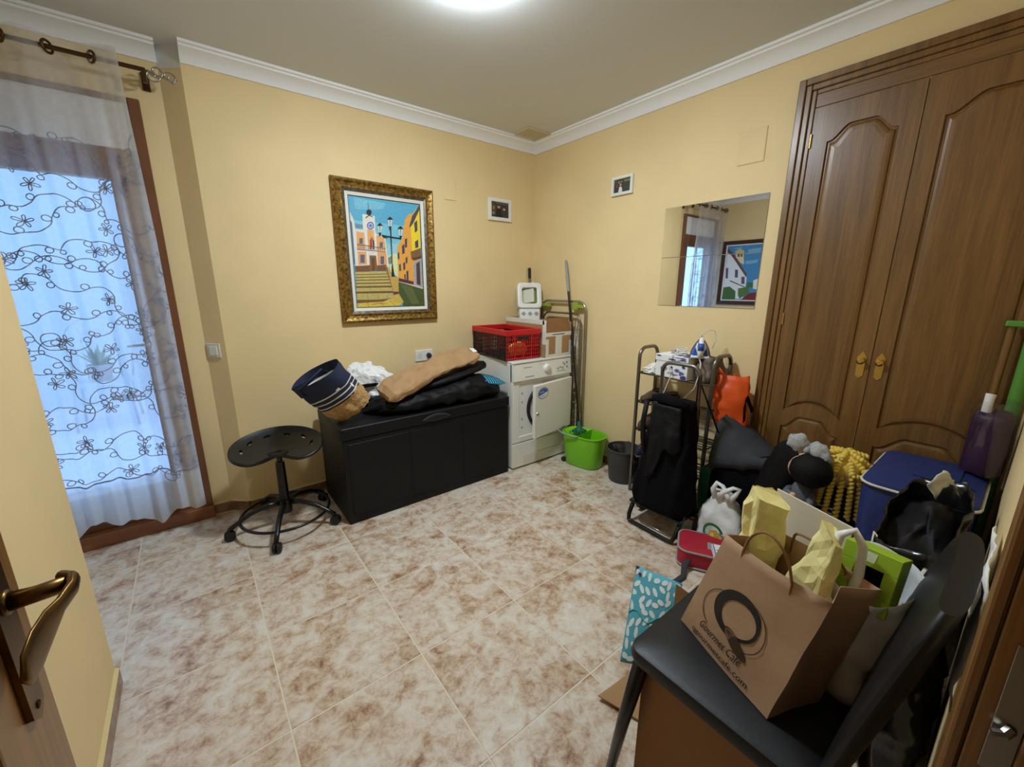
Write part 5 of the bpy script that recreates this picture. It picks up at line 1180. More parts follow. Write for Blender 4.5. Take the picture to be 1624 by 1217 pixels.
# shoes on the shelves (left end, in view)
slipper('sandal', 'brown strappy sandal on the second shelf of the shoe rack, left end', (2.345, 1.475, 0.6515), (0, 0, radians(90)), 0.25, 'brown_shoe', 'dark_shoe', 0.045, 'shoe', open_=0.3)
slipper('sandal', 'brown sandal on the second shelf of the shoe rack, second from left', (2.345, 1.375, 0.6515), (0, 0, radians(90)), 0.25, 'brown_shoe', 'dark_shoe', 0.04, 'shoe', open_=0.3)
slipper('walking_shoe', 'brown laced shoe on the third shelf of the shoe rack', (2.345, 1.475, 0.4615), (0, 0, radians(90)), 0.27, 'brown_shoe', 'dark_shoe', 0.075, 'shoe')
slipper('walking_shoe', 'dark shoe behind the trolley on the third shelf of the shoe rack', (2.345, 1.37, 0.4615), (0, 0, radians(90)), 0.27, 'dark_shoe', 'black_rubber', 0.075, 'shoe')
slipper('sneaker', 'navy sneaker with grey sole on the fourth shelf of the shoe rack', (2.345, 1.475, 0.2765), (0, 0, radians(90)), 0.27, 'navy_shoe', 'sole_grey', 0.085, 'shoe')
slipper('sneaker', 'navy sneaker half hidden by the trolley on the fourth shelf of the shoe rack', (2.345, 1.375, 0.2765), (0, 0, radians(90)), 0.27, 'navy_shoe', 'sole_grey', 0.085, 'shoe')
slipper('loafer', 'black shoe on the lowest shelf of the shoe rack', (2.345, 1.475, 0.0965), (0, 0, radians(90)), 0.26, 'black_cloth', 'black_rubber', 0.07, 'shoe')

# ------------------------------------------------------------------ shopping trolley
tl = thing('shopping_trolley', 'black shopping trolley with grey tube handle in front of the shoe rack', 'trolley', (2.06, 1.15, 0.0))
hy0, hy1 = -0.125, 0.092
r_ = 0.05
hpts = [(0.055, hy1+0.015, 0.10), (0.0, hy1, 0.6), (-0.012, hy1, 0.975-r_)] + arc((-0.013, hy1-r_, 0.975-r_), r_, 0, pi/2, 6, (0, 1, 0), (0, 0, 1)) + arc((-0.013, hy0+r_, 0.975-r_), r_, pi/2, pi, 6, (0, 1, 0), (0, 0, 1)) + [(-0.012, hy0, 0.975-r_), (0.0, hy0, 0.6), (0.055, hy0-0.015, 0.10)]
G().tube(hpts, 0.0105, 10).build('handle_frame', 'rack_tube', tl, smooth=True)
fr = [(-0.10, 0.145, 0.15), (-0.135, 0.155, 0.05), (-0.142, 0.150, 0.016), (-0.145, 0.13, 0.013), (-0.152, -0.11, 0.013), (-0.148, -0.135, 0.018), (-0.135, -0.145, 0.05), (-0.06, -0.15, 0.17)]
G().tube(fr, 0.0125, 10).build('foot_loop', 'black_metal', tl, smooth=True)
G().tube([(-0.10, 0.10, 0.012), (-0.10, -0.10, 0.012)], 0.004, 6).build('cross_rod', 'silver', tl, smooth=True)
g = G(); g.box((-0.13, -0.16, 0.125), (0.09, 0.165, 0.140), 0.004); g.build('base_plate', 'black_metal', tl)
g = G(); g.tube([(0.06, -0.17, 0.075), (0.06, 0.17, 0.075)], 0.006, 8); g.build('axle', 'black_metal', tl)
for y in (-0.185, 0.185):
    g = G(); g.tube([(0.06, y-0.012, 0.075), (0.06, y+0.012, 0.075)], 0.074, 24); w_ = g.build('wheel', 'black_rubber', tl, smooth='auto')
R = []
for i in range(25):
    u = i/24; z = 0.142+0.635*u; cy = 0.004-0.028*u; hw = 0.172*(1-u)**0.7*0.36+0.172*0.64 - 0.012*u; hd = 0.112-0.03*u
    if u < 0.06: hw *= 0.9+1.6*u; hd *= 0.9+1.6*u
    if u > 0.95: hd *= 0.72
    cxx = -0.045 + 0.02*u
    rg = ring(cxx, cy, z, hd, hw, 44, 3.2)
    for k, p in enumerate(rg):
        a = 2*pi*k/44; p.x += 0.012*sin(7*p.y/0.1+u*3)*(0.4+u*(1-u)*2) ; 
    R.append(rg)
g = G(); g.loft(R); g.noise(0.022, 6, 8, keep=lambda c: c.z < 0.15); g.build('bag', 'black_cloth', tl, smooth=True)
g = G(); g.tube([(-0.10, 0.082, 0.785), (-0.105, 0.03, 0.792), (-0.105, -0.05, 0.785), (-0.10, -0.125, 0.775)], [0.018, 0.024, 0.024, 0.016], 12); g.noise(0.006, 30, 1); g.build('rolled_top', 'black_cloth', tl, smooth=True)
def trf(y, z):
    u = (z-0.142)/0.635; cy = 0.004-0.028*u; hw = 0.172*(1-u)**0.7*0.36+0.172*0.64-0.012*u; hd = 0.112-0.03*u
    return -0.045+0.02*u - hd*max(0.05, 1-min(0.99, abs(y-cy)/hw)**3.2)**(1/3.2)
def flap(u, v):
    y = 0.065-0.165*u-0.02*v; z = 0.765-v*(0.20+0.22*(1-u)**1.5+0.04*sin(u*9))
    return V((trf(y, z)-0.020-0.012*sin(u*8+v*3)*v-0.008*v, y, z))
g = G(); g.grid(flap, 22, 18); g.noise(0.010, 16, 3); g.build('front_flap', 'black_soft', tl, smooth=True, solid=0.005)
g = G(); g.tube([(-0.145, 0.088, 0.77), (-0.165, 0.090, 0.66), (-0.17, 0.080, 0.56), (-0.16, 0.075, 0.47)], [0.012, 0.015, 0.014, 0.010], 8); g.noise(0.006, 40, 2); g.build('drawstring_edge', 'black_soft', tl, smooth=True)

# ------------------------------------------------------------------ bags between trolley and wardrobe
ob = thing('orange_bag', 'bright orange plastic bag hanging on the right end of the shoe rack', 'bag', (0, 0, 0))
R = []
for i in range(13):
    u = i/12; R.append(ring(2.36-0.02*u, 0.995-0.03*u, 0.90-0.38*u, 0.022+0.018*sin(pi*u), 0.040+0.055*sin(pi*min(0.95, 0.25+u*0.75)), 28, 2.2, 0.35))
g = G(); g.loft(R); g.noise(0.018, 13, 4); g.noise(0.010, 30, 4); g.build('bag_body', 'orange', ob, smooth=True)
g = G(); g.tube([(2.355, 1.02, 0.86), (2.33, 1.065, 0.93), (2.345, 1.06, 0.87)], 0.010, 8); g.build('handle', 'orange', ob, smooth=True)
kb = thing('cooler_bag', 'black cool bag with grey slanted top flap and shoulder strap by the wardrobe', 'bag', (2.315, 0.845, 0.0), radians(0))
g = G(); g.box((-0.13, -0.135, 0.001), (0.13, 0.12, 0.52), 0.02, 3); g.sub(3); g.noise(0.014, 9, 3, keep=lambda c: c.z < 0.03); g.build('bag_body', 'black_cloth', kb, smooth=True)
g = G(); R = []
for u in [i/10 for i in range(11)]:
    y = 0.135-0.285*u; zt = 0.690-0.170*u**0.9; zf = 0.40+0.09*u
    R.append([V((-0.142, y, zf)), V((-0.145, y, zf+0.06)), V((-0.10+0.02*u, y, zt-0.03)), V((-0.02, y, zt)), V((0.10, y, zt-0.02)), V((0.135, y, zf+0.05)), V((0.12, y, zf)), V((0, y, zf-0.01))])
g.loft(R); g.sub(1); g.noise(0.012, 12, 2); g.build('top_flap', 'grey_fabric', kb, smooth=True)
g = G()
def ribbon(g, pts, wv, th=0.0015):
    pts = [Vector(p) for p in pts]; wv = Vector(wv); R = []
    for i, p in enumerate(pts):
        t = (pts[min(i+1, len(pts)-1)]-pts[max(i-1, 0)]).normalized(); n_ = t.cross(wv).normalized()*th
        R.append([p-wv-n_, p+wv-n_, p+wv+n_, p-wv+n_])
    g.loft(R); return g
ribbon(g, [(-0.11, 0.10, 0.55), (-0.115, 0.17, 0.70), (-0.11, 0.24, 0.83), (-0.10, 0.26, 0.86)], (0.0, 0.010, 0.010)); ribbon(g, [(-0.06, 0.02, 0.68), (-0.04, 0.035, 0.76), (0.01, 0.05, 0.80), (0.03, 0.02, 0.72)], (0.012, 0.0, 0.006)); g.build('strap', 'black_cloth', kb, smooth=True)
gbx = thing('green_crate', 'dark green box half hidden behind the trolley and the white bag', 'box', (2.255, 1.02, 0.0))
G().box((-0.055, -0.035, 0.0), (0.075, 0.015, 0.36), 0.006).build('crate_body', 'dark_green', gbx); G().box((-0.06, -0.04, 0.345), (0.08, 0.02, 0.37), 0.004).build('crate_rim', 'dark_green', gbx)
# ------------------------------------------------------------------ white carrier bag with a green and yellow print
cb = thing('carrier_bag', 'white plastic carrier bag with green and yellow print and tied handles', 'bag', (2.105, 0.845, 0.0), radians(0))
R = []
for i in range(17):
    u = i/16; w_ = 0.118*(1-0.62*max(0, (u-0.45)/0.55)**1.3); d_ = 0.075*(1-0.65*max(0, (u-0.45)/0.55)**1.2)
    if i == 0: w_ *= 0.9; d_ *= 0.9
    R.append(ring(0.0, 0.012*u, 0.001+0.315*u, d_, w_, 40, 2.6, 0.0))
g = G(); g.loft(R); g.noise(0.018, 12, 7, keep=lambda c: c.z < 0.01); g.noise(0.007, 32, 7, keep=lambda c: c.z < 0.01); g.build('bag_body', 'bag_white', cb, smooth=True)
g = G()
g.tube([(-0.02, 0.045, 0.285), (-0.035, 0.055, 0.335), (-0.03, 0.040, 0.375), (-0.03, 0.010, 0.365), (-0.04, -0.02, 0.33), (-0.03, -0.035, 0.30)], [0.016, 0.013, 0.010, 0.011, 0.014, 0.018], 10)
g.tube([(-0.03, 0.02, 0.29), (-0.045, -0.005, 0.34), (-0.035, -0.045, 0.378), (-0.02, -0.070, 0.375), (-0.03, -0.060, 0.345), (-0.03, -0.03, 0.29)], [0.018, 0.013, 0.010, 0.011, 0.013, 0.018], 10)
g.noise(0.005, 40, 2); g.build('handles', 'bag_white', cb, smooth=True)
pr = [((24, 120, 70), [(0.5+0.36*cos(a), 0.42+0.40*sin(a)) for a in [radians(20+10*k) for k in range(23)]]+[(0.5+0.27*cos(a), 0.42+0.30*sin(a)) for a in [radians(240-10*k) for k in range(23)]]),
      ((206, 190, 80), [(0.30, 0.10), (0.70, 0.06), (0.82, 0.35), (0.62, 0.62), (0.40, 0.52)]), ((236, 226, 150), [(0.40, 0.2), (0.52, 0.16), (0.56, 0.48), (0.44, 0.46)]), ((160, 150, 60), [(0.6, 0.14), (0.74, 0.2), (0.66, 0.42)]), ((24, 120, 70), rc(0.3, 0.0, 0.52, 0.06))]
flat_print('print', pr, lambda u, v, h: Vector((-0.0915-h-0.010*math.cos((u-0.5)*3), 0.075-0.15*u, 0.055+0.15*v)), cb)

# ------------------------------------------------------------------ dolls and backpack
bp_ = thing('backpack', 'black backpack with white zip pull on the floor before the wardrobe', 'backpack', (2.20, 0.605, 0.0), radians(10))
R = []
for i in range(15):
    u = i/14; s_ = (1-max(0, (u-0.6)/0.4)**2.2*0.75); R.append(ring(0.0, 0, 0.001+0.44*u, 0.085*s_, 0.12*s_, 36, 3.0))
g = G(); g.loft(R); g.noise(0.015, 9, 3, keep=lambda c: c.z < 0.01); g.build('bag_body', 'black_cloth', bp_, smooth=True)
g = G(); g.tube([(-0.094, 0.10, 0.30), (-0.10, 0.085, 0.35), (-0.085, 0.05, 0.41)], 0.004, 6); g.build('zip', 'dark_plastic', bp_, smooth=True)
G().box((-0.008, -0.004, -0.03), (0.0, 0.004, 0.0), 0.002).build('zip_pull', 'white_plastic', bp_, loc=(-0.10, 0.09, 0.335), rot=(0, 0.2, 0.3))
dl = thing('doll', 'doll with long black hair, grey dress and pale grey bow', 'doll', (2.015, 0.50, 0.0))
for y in (-0.022, 0.022):
    G().tube([(0, y, 0.02), (0, y, 0.20), (0, y*0.9, 0.40)], [0.016, 0.017, 0.020], 12).build('leg', 'skin', dl, smooth=True)
    G().ball((-0.014, y, 0.018), 0.018, (1.7, 0.9, 1.0)).build('shoe', 'dark_shoe', dl, smooth=True)
G().lathe([(0.085, 0.33), (0.075, 0.36), (0.062, 0.44), (0.045, 0.51), (0.034, 0.545), (0.018, 0.56)], seg=28).build('dress', 'foam_grey', dl, smooth=True)
G().tube([(-0.01, 0.04, 0.52), (-0.045, 0.045, 0.50), (-0.085, 0.01, 0.515)], [0.015, 0.016, 0.014], 10).build('arm', 'foam_grey', dl, smooth=True)
G().tube([(-0.01, -0.04, 0.52), (-0.06, -0.05, 0.48), (-0.085, -0.03, 0.46)], [0.015, 0.016, 0.014], 10).build('arm', 'foam_grey', dl, smooth=True)
G().ball((-0.095, 0.005, 0.518), 0.013).build('hand', 'skin', dl, smooth=True); G().ball((-0.092, -0.026, 0.455), 0.013).build('hand', 'skin', dl, smooth=True)
hd_ = G().ball((0.0, 0.0, 0.62), 0.068, (1, 1, 1.02), 28, 18).build('head', 'skin', dl, smooth=True)
g = G(); g.ball((-0.030, -0.026, 0.622), 0.074, (1.0, 1.05, 0.98), 24, 14); g.noise(0.004, 40, 1); g.build('fringe', 'hair_black', hd_, smooth=True)
g = G(); R = []
for i in range(19):
    u = i/18; c = V((0.02-0.03*u, 0.035+0.14*u**0.8, 0.655-0.02*u-0.42*u**1.6)); w_ = 0.062+0.045*sin(pi*min(1, u*0.75+0.1)); R.append([c + V((0.055*(1-0.4*u)*cos(a), w_*cos(a)*0.3+w_*0.72*sin(a)*0.6, w_*sin(a)*(0.85-0.5*u))) for a in [2*pi*k/28 for k in range(28)]])
g.loft(R); g.noise(0.006, 30, 2); g.build('ponytail', 'hair_black', hd_, smooth=True)
bw = G(); 
def bowlobe(g, sgn):
    R = []
    for i in range(9):
        u = i/8; R.append(axring((0.0-0.01*u, sgn*(0.004+0.075*u), 0.705+0.030*u*(1 if sgn > 0 else -0.2)), (0, sgn, 0.3), (1, 0, 0), 0.014+0.028*sin(pi*min(1, u*0.8+0.12)), 0.010+0.018*sin(pi*min(1, u*0.85+0.1)), 18, 2.4))
    g.loft(R)
bowlobe(bw, 1); bowlobe(bw, -1); bw.ball((0, 0, 0.705), 0.02); bw.noise(0.012, 30, 5); bw.build('bow', 'light_grey_fabric', hd_, smooth=True)
d2l = thing('doll', 'doll with thick yellow foam curls and navy dress', 'doll', (2.13, 0.395, 0.0))
for y in (-0.022, 0.022):
    G().tube([(0, y, 0.02), (0, y, 0.34)], 0.018, 12).build('leg', 'skin', d2l, smooth=True); G().ball((-0.014, y, 0.018), 0.018, (1.7, 0.9, 1.0)).build('shoe', 'dark_shoe', d2l, smooth=True)
G().lathe([(0.085, 0.28), (0.078, 0.33), (0.068, 0.42), (0.048, 0.50), (0.020, 0.53)], seg=28).build('dress', 'navy_cloth', d2l, smooth=True)
for k in range(2): G().box((-0.0785, -0.005, 0.452-0.022*k), (-0.0765, 0.052, 0.458-0.022*k), 0.0004, 1).build('dress_stripe', 'stripe_white', d2l, loc=(0.0, 0.0, 0), rot=(0, 0, 0))
h2 = G().ball((0.0, 0.0, 0.61), 0.072, (1, 1, 1.02), 24, 14).build('head', 'skin', d2l, smooth=True)
G().ball((0.004, 0.0, 0.622), 0.076, (1, 1, 1), 24, 14).build('scalp', 'foam_yellow', h2, smooth=True)
def curl(p, d, L, r=0.0055, turns=10, rr=0.0080):
    p, d = Vector(p), Vector(d).normalized(); a = d.orthogonal().normalized(); b = d.cross(a); n = turns*7
    pts = [p + d*L*i/n + r*(cos(2*pi*turns*i/n)*a + sin(2*pi*turns*i/n)*b) for i in range(n+1)]
    return G().tube(pts, rr, 5)
random.seed(5)
for k in range(15):
    a = 2*pi*k/15; c = V((0.072*cos(a), 0.074*sin(a), 0.605)); L = 0.15+random.uniform(0, 0.04)
    curl(c, (0.12*cos(a), 0.12*sin(a), -1), L).build('curl', 'foam_yellow', h2, smooth=True)
for k in range(11):
    a = 2*pi*k/11+0.2; c = V((0.05*cos(a), 0.05*sin(a), 0.675)); curl(c, (cos(a), sin(a), -0.9), 0.075, turns=5).build('curl', 'foam_yellow', h2, smooth=True)
for k in range(6):
    a = 2*pi*k/6; c = V((0.012*cos(a), 0.012*sin(a), 0.700)); curl(c, (cos(a), sin(a), -0.25), 0.06, turns=4).build('curl', 'foam_yellow', h2, smooth=True)
for s_ in (-1, 1): curl((-0.075, 0.05*s_, 0.625), (0.35, -0.95, -0.12), 0.12 if s_ > 0 else 0.07, turns=5).build('curl', 'foam_yellow', h2, smooth=True)

# ------------------------------------------------------------------ blue cooler, black shiny bag, purple roll, green pole
cl_ = thing('cooler_bag', 'big blue insulated cooler bag in front of the wardrobe', 'cooler bag', (2.195, 0.155, 0.0))
g = G(); R = []
for z, k in ((0.001, 0.95), (0.01, 1.0), (0.2, 1.02), (0.4, 1.0), (0.55, 1.0), (0.64, 0.99)): R.append(rrect(0.235*k, 0.150*k, 0.05, z, 5))
g.loft(R); g.sub(1); g.noise(0.010, 8, 2, keep=lambda c: c.z < 0.015 or c.z > 0.63); g.build('bag_body', 'cooler_blue', cl_, smooth='auto')
g = G(); g.loft([rrect(0.240, 0.155, 0.055, 0.641, 5), rrect(0.242, 0.157, 0.055, 0.650, 5), rrect(0.238, 0.152, 0.055, 0.665, 5), rrect(0.18, 0.11, 0.04, 0.682, 5)]); ld = g.build('lid', 'cooler_blue', cl_, smooth='auto')
g = G(); g.tube([p for p in rrect(0.243, 0.158, 0.056, 0.650, 5)], 0.005, 6, True); g.build('piping', 'stripe_white', ld, smooth=True)
G().box((-0.10, -0.09, 0.6825), (0.10, 0.03, 0.688), 0.002).build('lid_pocket', 'cooler_blue', ld)
g = G(); g.tube([(-0.06, -0.10, 0.684), (-0.10, -0.105, 0.70), (-0.14, -0.09, 0.695), (-0.15, -0.06, 0.675)], 0.006, 8); g.build('zip_tab', 'grey_plastic', ld, smooth=True)
bk = thing('shiny_black_bag', 'shiny black shopping bag with white edging beside the blue cooler', 'bag', (1.615, 0.085, 0.0))
R = []
for i in range(17):
    u = i/16; R.append(ring(0.02*u, 0.012*u, 0.001+0.735*u, 0.235+0.02*sin(u*5), 0.092+0.016*sin(u*4+1), 44, 4.0, 0.0, tx=0.16*u*u, ty=-0.25*u*u))
g = G(); g.loft(R, (True, False)); g.sub(1); g.noise(0.020, 9, 6, keep=lambda c: c.z < 0.01); g.noise(0.010, 24, 6, keep=lambda c: c.z < 0.01)
for v in g.bm.verts: v.co.y = max(v.co.y, -0.118)
g.build('bag_body', 'black_shiny', bk, smooth=True, solid=0.003)
g = G(); g.loft([[V((p.x*k, p.y*k, 0.66+0.16*p.x+(0.06-0.06*k)+0.02*noise.noise(p*20*k))) for p in R[12]] for k in (0.97, 0.8, 0.6, 0.4, 0.2, 0.05)], (False, True)); g.noise(0.03, 12, 2)
for v in g.bm.verts: v.co.y = max(v.co.y, -0.115)
g.build('contents', 'black_soft', bk, smooth=True)
def bkpt(k, i, o=0.0): 
    p = R[i][k % 44]; n_ = (p-V((0, 0, p.z))); n_.z = 0; return p + n_.normalized()*o
g = G(); ribbon(g, [bkpt(15, 16, 0.012), bkpt(15, 15, 0.014), bkpt(15, 14, 0.014), bkpt(15, 13, 0.014), bkpt(14, 12, 0.014)], (0.010, 0.006, 0), 0.001); g.build('edge_tape', 'stripe_white', bk, smooth=True)
g = G(); ribbon(g, [bkpt(24, 15, 0.012), bkpt(23, 14, 0.012), bkpt(22, 13, 0.012), bkpt(21, 12, 0.012), bkpt(21, 11, 0.012)], (0.0, 0.008, 0.005), 0.001); g.build('edge_tape', 'stripe_white', bk, smooth=True)
g = G(); g.grid(lambda u, v: V((0.10+0.05*u+0.02*v, 0.03-0.05*u-0.02*v, 0.79+0.05*sin(3*u)-0.045*v)), 8, 6); g.noise(0.01, 40, 1); g.build('handle_patch', 'stripe_white', bk, smooth=True, solid=0.002)
pu = thing('purple_bundle', 'purple fabric bundle in clear plastic wrap in the corner by the wardrobe', 'bundle', (2.325, 0.030, 0.686))
g = G(); g.loft([ring(0, 0, 0.003+z, a, b, 32, 2.6) for z, a, b in ((0.0, 0.055, 0.045), (0.01, 0.066, 0.055), (0.1, 0.068, 0.057), (0.2, 0.067, 0.056), (0.225, 0.066, 0.054), (0.238, 0.052, 0.042))]); g.noise(0.006, 18, 2); g.build('fabric_roll', 'purple', pu, smooth=True)
g = G(); g.loft([ring(0, 0, 0.002+z, a, b, 32, 2.6) for z, a, b in ((0.0, 0.066, 0.056), (0.1, 0.074, 0.060), (0.24, 0.073, 0.060), (0.27, 0.072, 0.058), (0.285, 0.066, 0.052))], (False, False)); g.noise(0.010, 22, 4); g.build('plastic_wrap', 'clear_film', pu, smooth=True)
for v_ in ():
    pass
G().tube([(-0.02, 0.025, 0.235), (-0.02, 0.025, 0.29), (-0.016, 0.024, 0.31)], [0.013, 0.013, 0.014], 14).build('white_tube', 'paper_white', pu, smooth='auto')
gp = thing('green_pole', 'green plastic pole with T-shaped top in the corner by the wardrobe', 'pole', (2.41, -0.005, 0.0))
G().tube([(0, 0.0, 0.001), (0, 0, 1.24)], 0.020, 14).build('pole', 'pole_green', gp, smooth='auto')
G().box((-0.020, -0.034, 1.24), (0.020, 0.075, 1.262), 0.005).build('cross_bar', 'pole_green', gp)
G().tube([(0.012, 0.062, 0.69), (0.012, 0.056, 1.239)], 0.012, 10).build('wooden_stick', 'oak', gp, smooth='auto')

# ------------------------------------------------------------------ floor: lunch bag, small carton, turquoise bag
rb = thing('lunch_bag', 'red lunch bag with grey edging lying on the floor by the trolley', 'bag', (1.925, 0.83, 0.0), radians(28))
g = G(); g.loft([rrect(0.10*k, 0.135*k, 0.045, z, 6) for z, k in ((0.001, 0.96), (0.008, 1.0), (0.085, 1.0), (0.097, 0.97), (0.104, 0.80), (0.106, 0.5))]); g.noise(0.006, 14, 2, keep=lambda c: c.z < 0.01); g.build('bag_body', 'red_fabric', rb, smooth='auto')
for z in (0.010, 0.093):
    g = G(); g.tube(rrect(0.1005, 0.1355, 0.046, z, 6), 0.0055, 6, True); g.build('piping', 'grey_plastic', rb, smooth=True)
G().box((-0.055, -0.05, 0.1035), (0.005, 0.0, 0.1075), 0.001, 1).build('label_patch', 'grey_plastic', rb)
g = G(); g.tube([(-0.05, -0.03, 0.108), (-0.075, -0.05, 0.118), (-0.085, -0.09, 0.112), (-0.06, -0.11, 0.104)], 0.008, 8); g.build('buckle', 'white_plastic', rb, smooth=True)
g = G(); ribbon(g, [(-0.09, 0.08, 0.06), (-0.13, 0.10, 0.03), (-0.18, 0.10, 0.006), (-0.23, 0.13, 0.004), (-0.28, 0.17, 0.012), (-0.31, 0.20, 0.02)], (0.010, 0.012, 0)); ribbon(g, [(-0.31, 0.20, 0.02), (-0.34, 0.15, 0.012), (-0.36, 0.08, 0.004), (-0.37, 0.02, 0.004)], (0.014, 0.004, 0)); g.build('strap', 'grey_fabric', rb, smooth=True)
sc_ = thing('small_carton', 'small white and blue carton on the red lunch bag', 'carton', (1.865, 0.735, 0.109), radians(35))
G().box((-0.05, -0.035, 0.0), (0.05, 0.035, 0.03), 0.002).build('carton', 'paper_white', sc_)
flat_print('print', [((60, 96, 176), rc(0, 0, 1, 0.35)), ((60, 96, 176), [(0.4, 0.4), (0.6, 0.4), (0.5, 0.9)]), ((60, 96, 176), rc(0, 0.92, 1, 1))], lambda u, v, h: V((-0.048+0.096*u, -0.033+0.066*v, 0.0303+h)), sc_)
tq = thing('turquoise_bag', 'turquoise bag with white leaf print on the floor beside the black chair', 'bag', (1.20, 0.70, 0.0))
q = [V((-0.10, 0.035, 0.002)), V((0.01, -0.105, 0.002)), V((0.13, -0.055, 0.285)), V((0.08, 0.115, 0.285))]
def tqf(u, v, h=0.0):
    p = (q[0].lerp(q[1], u)).lerp(q[3].lerp(q[2], u), v); n_ = (q[1]-q[0]).cross(q[3]-q[0]).normalized()
    return p + n_*(h + 0.016*sin(pi*u)*sin(pi*v))
mat('turquoise', (84, 170, 190), 0.7, bump=0.15, bscale=40)
nq = (q[1]-q[0]).cross(q[3]-q[0]).normalized()
g = G(); g.grid(lambda u, v: tqf(u, v), 12, 12); g.grid(lambda u, v: tqf(u, v)-nq*0.05*(1-abs(2*u-1)**6)*(1-abs(2*v-1)**6)-nq*0.0005, 12, 12)
for v in g.bm.verts: v.co.z = max(v.co.z, 0.002)
bmesh.ops.remove_doubles(g.bm, verts=g.bm.verts[:], dist=0.0008); g.build('bag_body', 'turquoise', tq, smooth=True)
random.seed(11); lp_ = []
for i in range(7):
    for j in range(8):
        u, v = (i+0.5+0.3*random.uniform(-1, 1))/7, (j+0.5+0.3*random.uniform(-1, 1))/8; a = random.uniform(0, pi)
        lp_.append(((226, 236, 236), [(min(0.98, max(0.02, u+0.072*cos(b)*cos(a)-0.036*sin(b)*sin(a))), min(0.98, max(0.02, v+0.062*cos(b)*sin(a)+0.030*sin(b)*cos(a)))) for b in [2*pi*k/10 for k in range(10)]]))
flat_print('leaf_print', lp_, lambda u, v, h: tqf(u, v, 0.0012+h*0.02), tq)
g = G(); g.tube([tqf(0.0+u_/12.0, 0.5+0.05*sin(u_), 0.002) for u_ in range(13)], 0.002, 5); g.build('seam', 'turquoise', tq, smooth=True)
G().ball(tqf(0.1, 0.93, 0.003), 0.006).build('button', 'red_fabric', tq, smooth=True)

# ------------------------------------------------------------------ black chair, box under it, paper bag on it
ck = thing('dining_chair', 'black leatherette chair with tapered metal legs in the foreground', 'chair', (0.995, 0.285, 0.0))
g = G(); g.loft([rrect(0.205, 0.205, 0.03, 0.430, 6), rrect(0.216, 0.216, 0.035, 0.436, 6), rrect(0.220, 0.220, 0.035, 0.455, 6), rrect(0.216, 0.216, 0.035, 0.472, 6), rrect(0.200, 0.200, 0.035, 0.480, 6), rrect(0.10, 0.10, 0.03, 0.482, 6)]); g.build('seat', 'black_leather', ck, smooth='auto')
for sx, sy in ((-1, 1), (1, 1), (-1, -1), (1, -1)):
    G().tube([(sx*0.192, sy*0.185, 0.435), (sx*0.208, sy*0.215, 0.22), (sx*0.222, sy*0.240 if sy > 0 else -0.262, 0.0)], [0.021, 0.017, 0.012], 12).build('leg', 'black_metal', ck, smooth=True)
g = G(); R = []
for i in range(15):
    u = i/14; z = 0.462+0.445*u; yc = -0.195-0.085*u**1.15; w_ = 0.204+0.014*sin(pi*u)-(0.0 if u < 0.88 else 0.035*((u-0.88)/0.12)**2); th_ = 0.017+0.006*sin(pi*u)
    rg = []
    for k in range(24):
        a = 2*pi*k/24; cx_ = math.copysign(abs(cos(a))**0.35, cos(a)); sy_ = math.copysign(abs(sin(a))**0.8, sin(a)); x = w_*cx_
        rg.append(V((x, yc+th_*sy_-0.018*(1-(x/0.2)**2)*0.6, z)))
    R.append(rg)
g.loft(R); g.build('backrest', 'black_leather', ck, smooth='auto')
cb2 = thing('cardboard_box', 'brown cardboard box with open flap under the black chair', 'box', (0.995, 0.285, 0.0))
a_, b_, h_ = 0.178, 0.19, 0.405
for lo, hi, nm in (((-a_, -b_, 0.0), (-a_+0.005, b_, h_), 'side_panel'), ((a_-0.005, -b_, 0.0), (a_, b_, h_), 'side_panel'), ((-a_+0.005, -b_, 0.0), (a_-0.005, -b_+0.005, h_), 'back_panel'), ((-a_, -b_, h_), (a_, b_, h_+0.004), 'top_panel'), ((-a_+0.005, -b_+0.005, 0.0), (a_-0.005, b_, 0.004), 'bottom_panel')):
    G().box(lo, hi, 0.001, 1).build(nm, 'cardboard_dark', cb2)
for q_ in ([V((0.0, b_, 0.003)), V((a_-0.01, b_, 0.003)), V((a_-0.03, b_+0.19, 0.022)), V((-0.075, b_+0.215, 0.014))], [V((a_-0.004, b_, 0.02)), V((a_-0.004, b_, h_-0.02)), V((a_+0.05, b_+0.14, h_-0.05)), V((a_+0.05, b_+0.14, 0.04))]):
    g = G(); g.loft([q_, [p+V((0, 0, 0.004)) for p in q_]]); g.build('flap', 'cardboard', cb2)
